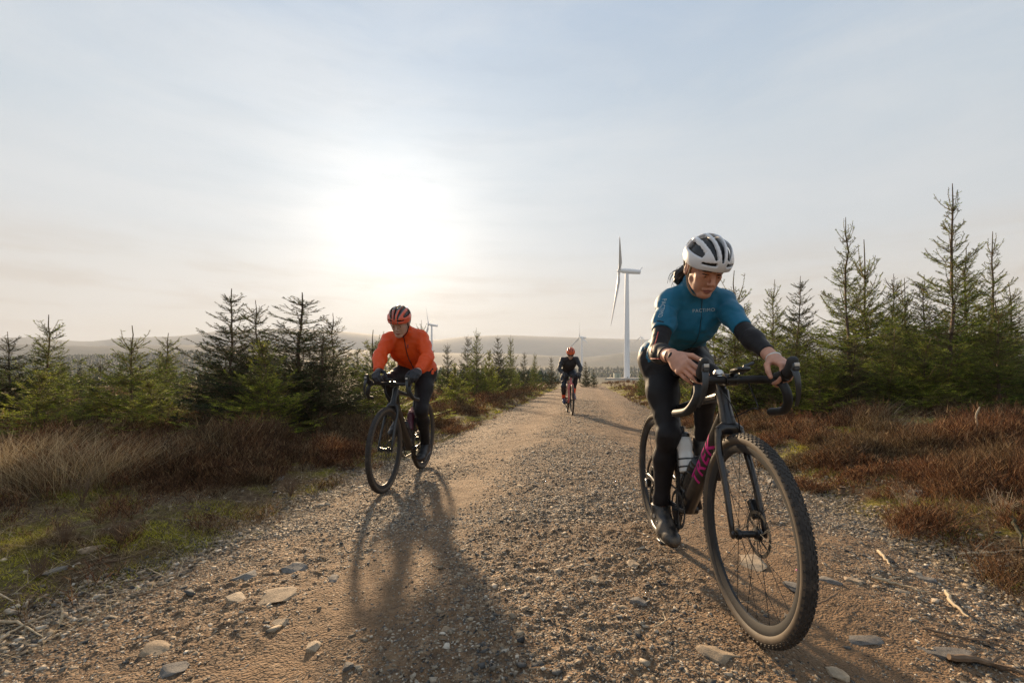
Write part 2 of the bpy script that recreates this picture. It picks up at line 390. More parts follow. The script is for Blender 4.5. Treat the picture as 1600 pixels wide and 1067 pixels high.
# ground around it
ys = spaced([(-40, -4, 4), (-4, 0, .5), (0, 10, .07), (10, 30, .25), (30, 90, 1.2), (90, 400, 9), (400, 3800, 30)])
xs = np.concatenate([-spaced([(9, 25, .5), (25, 120, 4), (120, 600, 22), (600, 3600, 60)])[::-1], np.arange(-8.93, 9, .07), spaced([(9, 25, .5), (25, 120, 4), (120, 600, 22), (600, 3600, 60)])])
X, Y = np.meshgrid(xs, ys); Z = ground_z(X, Y); 
Z = Z-.06*(1-sstep(2.0, 2.35, np.abs(track_s(X, Y))))*(Y < 95)+.012*fbm(X*6, Y*6, o=3)*(np.hypot(X, Y) < 40)
gr = link('ground', grid_mesh('ground', X, Y, Z, M_moor)); tag(gr, kind='structure')
# ------------------------------------------------------------------ bicycles (local frame: x forward from rear hub, y to the rider's left, z up)
M_tyre = simple('tyre_rubber', (.035, .030, .026), .75, nscale=30, var=.4, dirt=((.14, .10, .07), 14, .56), bump=.0006, bscale=300)
M_wall = simple('tan_sidewall', (.085, .063, .043), .7, nscale=18, var=.3, dirt=((.10, .075, .05), 9, .5))
M_rim = simple('carbon_rim', (.016, .016, .017), .6, nscale=12, var=.3, dirt=((.13, .10, .07), 9, .60))
M_steel = simple('bare_steel', (.55, .54, .52), .3, metal=1, nscale=30, var=.2)
M_dsteel = simple('dark_steel', (.10, .097, .093), .58, metal=1, nscale=30, var=.3, dirt=((.12, .09, .06), 20, .6))
M_spoke = simple('black_spoke', (.02, .02, .02), .65, spec=.2)
M_black = simple('black_alloy', (.012, .012, .013), .33, nscale=20, var=.3)
M_hood = simple('black_rubber', (.014, .014, .014), .55, nscale=40, var=.3, bump=.0003, bscale=500)
M_tape = simple('bar_tape', (.016, .016, .016), .6, nscale=60, var=.3, bump=.0005, bscale=220)
M_lever = simple('grey_lever', (.06, .065, .07), .3, metal=.5, nscale=15, var=.2)
M_pink = simple('magenta_decal', (.52, .012, .20), .45)
M_white = simple('white_decal', (.7, .7, .68), .4)

def text_mesh(txt, size, ext=.0006, shear=0, font_bold=0.0, space=1.0):
    cu = bpy.data.curves.new('lettering', 'FONT'); cu.body = txt; cu.size = size; cu.extrude = ext; cu.align_x = 'CENTER'; cu.align_y = 'CENTER'
    cu.shear = shear; cu.offset = font_bold; cu.space_character = space; cu.resolution_u = 3
    o = bpy.data.objects.new('tmp', cu); C.objects.link(o)
    dg = bpy.context.evaluated_depsgraph_get(); me = bpy.data.meshes.new_from_object(o.evaluated_get(dg))
    bpy.data.objects.remove(o); return me
def project_text(txt, size, mat, origin, right, up, target_bvh, parent, lift=.002, name='lettering', xs=1.0, **kw):
    """lay lettering on a surface: each vertex is cast along -normal of the text plane onto the target"""
    me = text_mesh(txt, size, 0.0, **kw); me.name = name
    import bmesh
    bm = bmesh.new(); bm.from_mesh(me); bmesh.ops.triangulate(bm, faces=bm.faces); bmesh.ops.subdivide_edges(bm, edges=bm.edges, cuts=3, use_grid_fill=True); bm.to_mesh(me); bm.free()
    r = Vector(right).normalized(); u = Vector(up); u = (u-r*u.dot(r)).normalized(); n = r.cross(u); o = Vector(origin)
    for v in me.vertices:
        p = o+r*v.co.x*xs+u*v.co.y
        h = target_bvh.ray_cast(p+n*.12, -n, .4)
        if h[0] is None or abs((h[0]-o).dot(n)) > .05: h = target_bvh.find_nearest(p)
        v.co = h[0]+n*lift
    me.materials.clear(); me.materials.append(mat); me.update(); return link(name, me, parent)
def bvh_of(o):
    me = o.data; return BVHTree.FromPolygons([v.co[:] for v in me.vertices], [p.vertices[:] for p in me.polygons])

WR = .35
def make_wheel(root, hub, front, detail=2, rimdepth=.032, spokes=24, tr=.021, steer=None, mats=None, spin=.3):
    """wheel part with tyre, rim, spokes, hub, brake disc as sub-parts; drawn about the hub, disc on the rider's left"""
    n = {2: 96, 1: 64, 0: 40}[detail]
    w = MB(); w.lathe([(.011, -.045), (.018, -.043), (.018, -.03), (.012, -.025), (.012, .02), (.022, .024), (.022, .032), (.011, .036), (.011, .048)], n=16)
    wheel = w.build('wheel', M_black, root); wheel.location = hub
    R0 = WR-tr; t = MB(); pr = []
    ty = MB()
    prof = [(R0-tr*.72*.0+math.cos(a)*tr-.0, math.sin(a)*tr) for a in np.linspace(-2.45, 2.45, 17)]
    side = [(r_, a_) for r_, a_ in prof]
    ty.lathe(prof, n=n*2 if detail == 2 else n)
    F = len(ty.F)
    k = n*2 if detail == 2 else n
    # sidewall faces are the outer profile rows
    ty.m = [1 if (i//k < 5 or i//k >= 11) else 0 for i in range(F)]
    if detail >= 1:
        nk = 84 if detail == 2 else 60
        for i in range(nk):
            a = 2*math.pi*i/nk
            for j, (off, hw, hl) in enumerate(((0, .0032, .0055), (.35, .003, .005), (-.35, .003, .005), (.72, .0035, .0045), (-.72, .0035, .0045), (1.0, .004, .004), (-1.0, .004, .004))):
                if detail == 1 and j % 2: continue
                aa = a+(.5*2*math.pi/nk if j in (1, 2, 5, 6) else 0); ca, sa = math.cos(off), math.sin(off)
                rr = R0+ca*(tr+.0008); yy = sa*(tr+.0008)
                er = np.array([math.cos(aa), 0, math.sin(aa)]); et = np.array([-math.sin(aa), 0, math.cos(aa)]); ey = np.array([0, 1, 0])
                nrm = er*ca+ey*sa; bt = np.cross(et, nrm); ty.box(er*rr+ey*yy, (hl, hw, .0016), np.stack([et, bt, nrm], 1))
    tyre = ty.build('tyre', [M_tyre, M_wall], wheel)
    rm = MB(); Ri = R0-tr*.62
    rm.lathe([(Ri+.004, -.012), (Ri-.002, -.0135), (Ri-rimdepth*.5, -.012), (Ri-rimdepth, -.005), (Ri-rimdepth-.001, 0), (Ri-rimdepth, .005), (Ri-rimdepth*.5, .012), (Ri-.002, .0135), (Ri+.004, .012), (Ri+.001, 0)], n=n, closed=True)
    rm.build('rim', mats[0] if mats else M_rim, wheel)
    sp = MB()
    for i in range(spokes):
        a = 2*math.pi*i/spokes+spin; sd = 1 if i % 2 else -1; b = a+(.55 if (i//2) % 2 else -.55)
        p0 = (.019*math.cos(b), sd*.028, .019*math.sin(b)); p1 = ((Ri-rimdepth)*math.cos(a), 0, (Ri-rimdepth)*math.sin(a))
        sp.tube([p0, p1], .0011 if detail == 2 else .0014, n=4)
    sp.build('spoke_set', M_spoke, wheel)
    dk = MB(); y0 = .034
    for (ra, rb) in ((.068, .080),):
        dk.lathe([(ra, y0-.0009), (rb, y0-.0009), (rb, y0+.0009), (ra, y0+.0009)], n=48, closed=True)
    for i in range(6):
        a = i*math.pi/3; dk.tube([(.02*math.cos(a), y0, .02*math.sin(a)), (.071*math.cos(a+.5), y0, .071*math.sin(a+.5))], [(.004, .0009)]*2, n=6, up=(0, 1, 0))
    dk.lathe([(.012, y0-.002), (.026, y0-.002), (.026, y0+.003), (.012, y0+.003)], n=24, closed=True)
    dk.build('brake_disc', M_dsteel, wheel)
    if not front:
        cs = MB()
        for i, r_ in enumerate((.066, .058, .051, .044, .038, .033, .028, .024)):
            y1 = -.022-.0038*i; prof2 = []
            nt_ = int(r_*500)
            V = []
            m = nt_*2
            for s_ in (-.0009, .0009):
                for q in range(m): rr = r_+(.0025 if q % 2 else -.0015); V.append((rr*math.cos(q*2*math.pi/m), y1+s_, rr*math.sin(q*2*math.pi/m)))
            F_ = [tuple(range(m))[::-1], tuple(range(m, 2*m))]+[(q, (q+1) % m, m+(q+1) % m, m+q) for q in range(m)]
            cs.add(V, F_)
        cs.build('cassette', M_dsteel, wheel, smooth=False)
    return wheel

def catmull(P, n=8):
    P = np.asarray(P, float); out = []
    Q = np.vstack([2*P[0]-P[1], P, 2*P[-1]-P[-2]])
    for i in range(1, len(Q)-2):
        for t in np.linspace(0, 1, n, endpoint=False):
            a, b, c, d = Q[i-1], Q[i], Q[i+1], Q[i+2]
            out.append(.5*((2*b)+(c-a)*t+(2*a-5*b+4*c-d)*t*t+(3*b-a-3*c+d)*t**3))
    out.append(P[-1]); return np.array(out)

def make_bike(name, label, group, M, frame_mat, crank_ang, detail=2, bar_w=.17, wb=1.0, dec=None, fork_mat=None, bag=False, bell=False, steer=0.0, head_z=.845, saddle_z=.93, bottles=()):
    """M = 4x4 world matrix of the bike frame of reference (rear contact at origin, x forward)"""
    root = empty(name, label=label, cat='bicycle', group=group); root.matrix_world = M
    fm = frame_mat; fk = fork_mat or frame_mat
    BB = np.array([.425, 0, .275]); RH = np.array([0, 0, WR]); FH = np.array([wb, 0, WR])
    ht = np.array([.80, 0, head_z]); hb = np.array([.848, 0, .722]); stc = np.array([.275, 0, .76]); sp_top = np.array([.222, 0, saddle_z-.035])
    f = MB()
    # down tube: deep, boxy; top tube; seat tube; stays
    dt0, dt1 = BB+[.0, 0, .01], hb+[-.022, 0, .024]
    f.tube([dt0, dt0*.7+dt1*.3, dt0*.3+dt1*.7, dt1], [(.037, .040), (.033, .039), (.030, .038), (.027, .036)], n=20, up=(0, 1, .0001) if False else (0, 0, 1))
    tt0, tt1 = stc+[.0, 0, -.02], ht+[-.01, 0, -.022]
    f.tube([tt0, tt0*.5+tt1*.5+[0, 0, .004], tt1], [(.017, .013), (.019, .016), (.024, .021)], n=16)
    f.tube([BB, BB*.5+stc*.5, stc, stc*1.0+(sp_top-stc)*.10], [(.030, .026), (.017, .020), (.0165, .018), (.018, .018)], n=16)
    f.tube([hb+(hb-ht)*.05, hb, (ht+hb)/2, ht], [.029, .029, .0235, .0255], n=20)
    f.tube([BB+[0, -.043, 0], BB+[0, .043, 0]], .024, n=20)
    for s in (-1, 1):
        f.tube(catmull([BB+[-.02, s*.022, 0], BB+[-.12, s*.048, .005], RH+[.10, s*.062, -.012], RH+[.0, s*.066, 0]], 5), [(.009, .013)]*16, n=10)
        f.tube(catmull([stc+[.02, s*.014, -.14], stc+[-.06, s*.045, -.20], RH+[.06, s*.063, .09], RH+[.0, s*.066, 0]], 5), [(.006, .008)]*16, n=8)
        f.box(RH+[.004, s*.066, 0], (.016, .004, .018), bev=.003)
    f.tube([RH+[0, -.075, 0], RH+[0, .075, 0]], .0065, n=10)
    frame = f.build('frame', fm, root)
    # seat post and saddle
    p = MB(); p.tube([stc, sp_top], .0135, n=14); p.box(sp_top+[.0, 0, .008], (.018, .016, .012), bev=.004); p.build('seat_post', M_black, root)
    s_ = MB(); sc_ = np.array([sp_top[0]+.0, 0, saddle_z-.012])
    xs_ = np.array([-.135, -.125, -.09, -.03, .03, .09, .13, .138]); wd = np.array([.03, .062, .072, .052, .030, .021, .016, .006]); hh = np.array([.012, .018, .020, .018, .016, .015, .013, .006]); dz = np.array([.012, .01, .006, 0, -.002, 0, -.002, -.008])
    s_.tube([sc_+[a, 0, b] for a, b in zip(xs_, dz)], list(zip(wd, hh)), n=20)
    for s in (-1, 1): s_.tube([sc_+[-.10, s*.022, -.01], sc_+[-.05, s*.022, -.028], sc_+[.05, s*.022, -.028], sc_+[.10, s*.012, -.01]], .0035, n=6)
    s_.build('saddle', M_hood, root)
    # fork, turned with the bars
    ax = Vector(hb-ht).normalized()
    Ms = Matrix.Translation(Vector(hb)) @ Matrix.Rotation(-steer, 4, ax) @ Matrix.Translation(-Vector(hb))
    g = MB(); crown = hb+(hb-ht)/np.linalg.norm(hb-ht)*.022
    g.tube([crown+[0, -.042, -.008], crown+[0, -.02, .004], crown+[0, .02, .004], crown+[0, .042, -.008]], [(.020, .017), (.026, .024), (.026, .024), (.020, .017)], n=14, up=(1, 0, 0))
    for s in (-1, 1):
        q = catmull([crown+[0, s*.040, .0], crown+[.022, s*.050, -.07], crown*.5+FH*.5+[.006, s*.054, 0], FH+[-.012, s*.057, .05], FH+[0, s*.057, .0]], 5)
        ra = np.linspace(.019, .0105, len(q)); rb = np.linspace(.013, .008, len(q)); g.tube(q, list(zip(rb, ra)) , n=12, up=(1, 0, 0))
        g.box(FH+[0, s*.057, 0], (.012, .006, .014), bev=.004)
    g.tube([FH+[0, -.064, 0], FH+[0, .064, 0]], .0075, n=10)
    fork = g.build('fork', fk, root, M=Ms)
    cal = MB(); cal.box(FH+[-.052, .048, .072], (.035, .014, .014), np.array(Matrix.Rotation(1.0, 3, 'Y')), bev=.005); cal.build('brake_caliper', M_black, root, M=Ms)
    cal = MB(); cal.box(np.array([RH[0]+.05, .045, RH[2]+.055]), (.03, .013, .013), bev=.005); cal.build('brake_caliper', M_black, root)
    # headset spacers and stem
    up_ = (ht-hb)/np.linalg.norm(ht-hb); st = ht+up_*.035; clamp = st+np.array([.085, 0, .012]); 
    h = MB(); h.tube([ht, ht+up_*.055], .0175, n=16); h.tube([st-[.004, 0, 0], clamp], [(.019, .021), (.0165, .018)], n=16); h.tube([clamp+[0, -.024, 0], clamp+[0, .024, 0]], .0225, n=16)
    for s in (-1, 1):
        for zz in (-.013, .013): h.tube([clamp+[.02, s*.014, zz], clamp+[.027, s*.014, zz]], .003, n=8)
    h.build('stem', M_black, root, M=Ms)
    cp = MB(); cp.tube([ht+up_*.055, ht+up_*.060], .0165, n=16); cp.build('top_cap', M_steel if bell else M_black, root, M=Ms)
    cm = MB(); cm.tube([clamp+[.0, 0, .018], clamp+[.05, 0, .030]], [(.011, .004)]*2, n=10); cm.box(clamp+[.075, 0, .036], (.036, .024, .008), np.array(Matrix.Rotation(-.12, 3, 'Y')), bev=.006); cm.build('bike_computer', M_black, root, M=Ms)
    if bell:
        be = MB(); be.lathe([(.0, .018), (.012, .016), (.018, .008), (.019, 0)], c=clamp+[.0, -.045, .022], axis='z', n=20); be.build('bell', M_steel, root, M=Ms)
        be = MB(); be.tube([clamp+[.01, .035, .02], clamp+[.02, .045, .05], clamp+[.025, .075, .062]], [.008, .008, .006], n=10); be.build('light_mount', M_lever, root, M=Ms)
    # bars: tops, ramp to hoods, drops
    bw = bar_w; hood_pts = {}
    for s in (-1, 1):
        top = [clamp+[0, s*.022, 0], clamp+[0, s*.07, 0], clamp+[-.002, s*(bw-.035), .0], clamp+[.014, s*(bw-.008), -.001], clamp+[.045, s*bw, -.006], clamp+[.075, s*(bw+.003), -.018]]
        drop = [clamp+[.075, s*(bw+.003), -.018], clamp+[.088, s*(bw+.010), -.05], clamp+[.075, s*(bw+.020), -.085], clamp+[.040, s*(bw+.028), -.112], clamp+[-.01, s*(bw+.033), -.122], clamp+[-.062, s*(bw+.036), -.128]]
        b_ = MB(); b_.tube(catmull(top, 6), .0150, n=14); b_.tube(catmull(drop, 6), .0155, n=14); b_.ball(drop[-1], .0155, 8)
        b_.build('handlebar', M_tape, root, M=Ms)
        # hood: body along ramp ending in a raised horn
        hd = MB(); c0 = clamp+[.045, s*bw, 0.0]
        path = catmull([c0+[-.005, 0, .006], c0+[.028, s*.002, .012], c0+[.056, s*.003, .020], c0+[.078, s*.004, .042], c0+[.088, s*.004, .066], c0+[.090, s*.004, .080]], 5)
        rr = np.interp(np.linspace(0, 1, len(path)), [0, .25, .5, .75, .9, 1], [.017, .020, .021, .020, .017, .009])
        hd.tube(path, list(zip(rr*.86, rr*1.15)), n=16, up=(1, 0, .6)); 
        hood = hd.build('brake_hood', M_hood, root, M=Ms); hood_pts[s] = path
        lv = MB(); pv = c0+[.092, s*.004, .030]
        lp = catmull([pv+[0, 0, .012], pv+[.012, s*.002, -.01], pv+[.016, s*.006, -.05], pv+[.006, s*.012, -.09], pv+[-.016, s*.018, -.122]], 6)
        wv = np.interp(np.linspace(0, 1, len(lp)), [0, .3, 1], [.013, .012, .007]); lv.tube(lp, list(zip(wv, wv*.45)), n=12, up=(1, 0, .1))
        lv.box(pv+[.008, s*.001, .014], (.010, .012, .014), bev=.004)
        lv.build('brake_lever', M_lever, root, M=Ms)
        if detail == 2:
            bz = MB(); bz.box(pv+[.0185, s*.001, .022], (.0015, .009, .006), bev=.001); bz.build('hood_badge', M_steel, root, M=Ms)
    if detail >= 1:
        ho = MB()
        ho.tube(catmull([clamp+[.015, -.06, -.012], clamp+[.055, -.03, -.08], hb+[.055, .01, .03], hb+[.03, .035, -.05], crown*.5+FH*.5+[-.012, .060, .02], FH+[-.05, .060, .08]], 6), .0024, n=6)
        ho.tube(catmull([clamp+[.015, .06, -.012], clamp+[.06, .07, -.10], hb+[.06, .06, .06], hb+[-.02, .034, .02], hb+[-.08, .030, -.02]], 6), .0024, n=6)
        ho.build('brake_hose', M_black, root, M=Ms)
    # wheels
    fw = make_wheel(root, FH, True, detail, spin=.2)
    if steer:
        fw.matrix_local = Ms @ Matrix.Translation(Vector(FH))
    make_wheel(root, RH, False, detail, spin=.1)
    # cranks
    ca = crank_ang; cl = .17
    ck = MB()
    ring = MB(); nt_ = 44; m = nt_*2; V = []
    for ya in (-.046, -.0435):
        for q in range(m): rr = .088+(.0025 if q % 2 else -.002); V.append((BB[0]+rr*math.cos(q*2*math.pi/m), ya, BB[2]+rr*math.sin(q*2*math.pi/m)))
    V2 = [];
    for ya in (-.046, -.0435):
        for q in range(m): V2.append((BB[0]+.074*math.cos(q*2*math.pi/m), ya, BB[2]+.074*math.sin(q*2*math.pi/m)))
    F_ = []
    for q in range(m):
        r2 = (q+1) % m; F_ += [(q, r2, 2*m+r2, 2*m+q), (m+q, 3*m+q, 3*m+r2, m+r2), (q, m+q, m+r2, r2), (2*m+q, 2*m+r2, 3*m+r2, 3*m+q)]
    ring.add(V+V2, F_)
    for i in range(4): a = ca+.4+i*math.pi/2; ring.tube([BB+[0, -.046, 0], BB+[.078*math.cos(a), -.0455, .078*math.sin(a)]], [(.010, .003)]*2, n=8, up=(0, 1, 0))
    ring.build('chainring', M_dsteel, root, smooth=False)
    ped = {}
    for s in (-1, 1):
        a = ca if s == -1 else ca+math.pi; e = BB+np.array([cl*math.cos(a), s*.078, cl*math.sin(a)])
        cr = MB(); cr.tube([BB+[0, s*.055, 0], BB*.5+e*.5+[0, -s*.004, 0], e+[0, -s*.012, 0]], [(.010, .017), (.007, .013), (.008, .013)], n=12, up=(0, 1, 0))
        crank = cr.build('crank', M_black, root); pd = MB()
        pc = e+np.array([0, s*.024, 0]); pd.tube([e, pc+[0, s*.02, 0]], .007, n=8); pd.box(pc, (.034, .026, .008), bev=.004); pd.build('pedal', M_black, crank); ped[s] = pc
    # chain and derailleur
    ch = MB(); rj = np.array([-.0, -.034, WR-.075]); 
    top_ = [BB+[0, -.045, .088], RH+[0, -.036, .045]]; low_ = [BB+[0, -.045, -.088], RH+[.03, -.036, -.150], RH+[.012, -.036, -.155], RH+[-.008, -.036, -.09], RH+[.03, -.036, -.045]]
    ch.tube(top_, [(.0035, .0045)]*2, n=6); ch.tube(low_, [(.0035, .0045)]*5, n=6); ch.build('chain', M_dsteel, root)
    dr = MB(); dr.box(RH+[.004, -.062, -.045], (.014, .016, .022), bev=.005); dr.box(RH+[.008, -.05, -.115], (.010, .004, .045), np.array(Matrix.Rotation(.25, 3, 'Y')), bev=.002)
    for zz in (-.085, -.148): dr.lathe([(.008, -.003), (.018, -.003), (.018, .003), (.008, .003)], c=RH+[.006+(-.085-zz)*-.2, -.040, zz], n=20, closed=True)
    dr.build('rear_derailleur', M_black, root)
    dr2 = MB(); dr2.box(RH+[.022, -.078, -.045], (.012, .003, .020), np.array(Matrix.Rotation(-.3, 3, 'Y')), bev=.002); dr2.build('derailleur_plate', M_steel, root)
    # bottle cages
    dirn = (dt1-dt0)/np.linalg.norm(dt1-dt0); std = (stc-BB)/np.linalg.norm(stc-BB)
    cages = {}
    for k_, (base, dr_, nr) in {'down': (BB+dirn*.10, dirn, np.array([-dirn[2], 0, dirn[0]])), 'seat': (BB+std*.165, std, np.array([std[2], 0, -std[0]]))}.items():
        if k_ not in [b[0] for b in bottles]: continue
        cg = MB(); c = base+nr*(.058 if k_ == 'down' else .055)
        for s in (-1, 1): cg.tube(catmull([base+nr*.022+[0, s*.012, 0], c+dr_*.01+[0, s*.040, 0], c+dr_*.09+nr*.01+[0, s*.040, 0], c+dr_*.13-nr*.02+[0, s*.036, 0], base+dr_*.12+nr*.022+[0, s*.008, 0]], 5), .003, n=6)
        cg.tube([c-nr*.03-dr_*.0, c+nr*.02-dr_*.0], .003, n=6)
        cg.build('bottle_cage', M_black, root); cages[k_] = (c, dr_)
    if bag:
        bg_ = MB(); c = stc+[.13, 0, -.035]; 
        bg_.tube([c+[-.10, 0, .0], c+[-.05, 0, -.012], c+[.03, 0, -.02], c+[.08, 0, 0.0]], [(.012, .02), (.022, .034), (.022, .04), (.01, .02)], n=14); bg_.build('frame_bag', M_hood, root)
    # lettering on the down tube
    if dec:
        bv = bvh_of(frame); txt, size, mat, t0 = dec
        for s in (-1, 1):
            
            rgt = dirn if s == -1 else -dirn; up0 = np.array([-dirn[2], 0, dirn[0]]); n_ = np.array([0, s*.84, 0])-up0*.54; upv = np.cross(n_, rgt); o_ = dt0*(1-t0)+dt1*t0+n_*.035
            project_text(txt, size, mat, o_, rgt, upv, bv, frame, lift=.0016, shear=.30, font_bold=.0012, space=1.12, xs=1.55)
    return root, dict(BB=BB, ped=ped, hood=hood_pts, clamp=clamp, Ms=Ms, cages=cages, fork=fork, frame=frame)

def make_bottle(M, c, d, label, body, cap, band=None):
    """drinks bottle standing in a cage; c = base point, d = axis, both in bike coordinates"""
    d = Vector(d).normalized(); q = d.to_track_quat('Z', 'Y').to_matrix().to_4x4()
    root = empty('water_bottle', label=label, cat='bottle'); root.matrix_world = M @ Matrix.Translation(Vector(c)) @ q
    b = MB(); b.lathe([(.0, .0), (.030, .0), (.036, .005), (.0365, .085), (.034, .092), (.034, .102), (.0365, .110), (.0365, .150), (.033, .162), (.026, .168)], axis='z', n=28); b.build('bottle_body', body, root)
    k = MB(); k.lathe([(.029, .165), (.031, .167), (.031, .182), (.024, .190), (.012, .193), (.010, .205), (.012, .212), (.009, .220), (0, .221)], axis='z', n=24); k.build('bottle_cap', cap, root)
    if band:
        w = MB(); w.lathe([(.0371, .022), (.0371, .030)], axis='z', n=28)
        w.lathe([(.0371, .058), (.0371, .066)], axis='z', n=28); w.tube([(.020, -.0315, .125), (-.012, -.0355, .135), (-.024, -.0285, .118)], .0025, n=6); w.build('printed_band', band, root)
    return root

def bike_matrix(rear, heading, lean=0.0):
    """rear = world rear contact, heading angle of the forward direction, lean to the rider's left positive"""
    return Matrix.Translation(Vector(rear)) @ Matrix.Rotation(heading, 4, 'Z') @ Matrix.Rotation(-lean, 4, 'X')
M_frame_w = simple('dark_frame_paint', (.012, .011, .012), .28, nscale=8, var=.2, coat=.3, dirt=((.12, .085, .055), 9, .54))
M_frame_o = simple('black_frame_paint', (.011, .011, .012), .3, nscale=8, var=.2, coat=.2, dirt=((.12, .09, .06), 7, .62))
M_frame_r = simple('pink_frame_paint', (.62, .14, .13), .3, nscale=8, var=.15, coat=.5)
zW = float(gz(.84, 1.62)); 
MW = bike_matrix((.835, 2.607, float(gz(.84, 2.607))), R(-90.0), lean=R(-.8))
bikeW, KW = make_bike('gravel_bike', 'dark gravel bicycle with magenta lettering ridden by the woman in blue', 'gravel bicycles coming along the track', MW, M_frame_w, R(-103), 2, bar_w=.150, wb=.99, dec=('TREK', .070, M_pink, .56), bell=True, bottles=(('seat',), ('down',)))
c, d = KW['cages']['seat']; make_bottle(MW, c, d, 'clear white water bottle with black cap upright on the seat tube', simple('milky_plastic', (.62, .60, .56), .35, nscale=12, var=.12), M_black, M_black)
c, d = KW['cages']['down']; make_bottle(MW, c, d, 'black bottle lying along the magenta lettered down tube', simple('black_bottle', (.02, .02, .02), .3), M_black)
MO = bike_matrix((-.931, 4.79, float(gz(-.93, 4.79))), math.atan2(-.995, -.123), lean=R(1.5))
bikeO, KO = make_bike('gravel_bike', 'black gravel bicycle ridden by the man in the orange jacket', 'gravel bicycles coming along the track', MO, M_frame_o, R(50), 2, bar_w=.17, wb=1.0, dec=('ORBEA', .045, M_white, .6) if False else None, bottles=(('seat',), ('down',)))
c, d = KO['cages']['down']; make_bottle(MO, c, d, 'black water bottle on the down tube of the man\'s bicycle', simple('black_bottle_matt', (.025, .025, .03), .4), M_black)
c, d = KO['cages']['seat']; make_bottle(MO, c, d, 'dark bottle with a pinkish white cap on the man\'s bicycle', simple('maroon_bottle', (.08, .012, .03), .4), simple('pink_cap', (.75, .45, .42), .4))
MR = bike_matrix((1.375, 11.5, float(gz(1.37, 11.5))), math.atan2(-1.0, -.012), lean=R(0))
bikeR, KR = make_bike('gravel_bike', 'salmon pink bicycle of the distant rider in black', 'gravel bicycles coming along the track', MR, M_frame_r, R(200), 0, bar_w=.17, wb=1.0)
# ------------------------------------------------------------------ riders: bodies grown as one implicit surface, clothes as offsets of it
def V3(*a): return np.array(a, float)
def nz(v): v = np.asarray(v, float); return v/np.linalg.norm(v)
def frame_from(fwd, up):
    f = nz(fwd); r = nz(np.cross(f, up)); u = np.cross(r, f)      # r = to the viewer-side right of the person (person's right)
    return np.stack([r, f, u], 1)                                  # columns: right, forward, up
class Prims:
    def __init__(s): s.L = []
    def cone(s, tag, a, b, ra, rb, k=.02, flat=None): s.L.append((tag, 'c', np.asarray(a, float), np.asarray(b, float), ra, rb, k, flat, 1)); return s
    def ell(s, tag, c, rad, Rm=None, k=.02, op=1): s.L.append((tag, 'e', np.asarray(c, float), np.eye(3) if Rm is None else Rm, np.asarray(rad, float), None, k, None, op)); return s
    def subc(s, tag, a, b, ra, rb, k=.006): s.L.append((tag, 'c', np.asarray(a, float), np.asarray(b, float), ra, rb, k, None, -1)); return s
    def chain(s, tag, pts, rs, k=.02, flat=None):
        for i in range(len(pts)-1): s.cone(tag, pts[i], pts[i+1], rs[i], rs[i+1], k, flat)
        return s
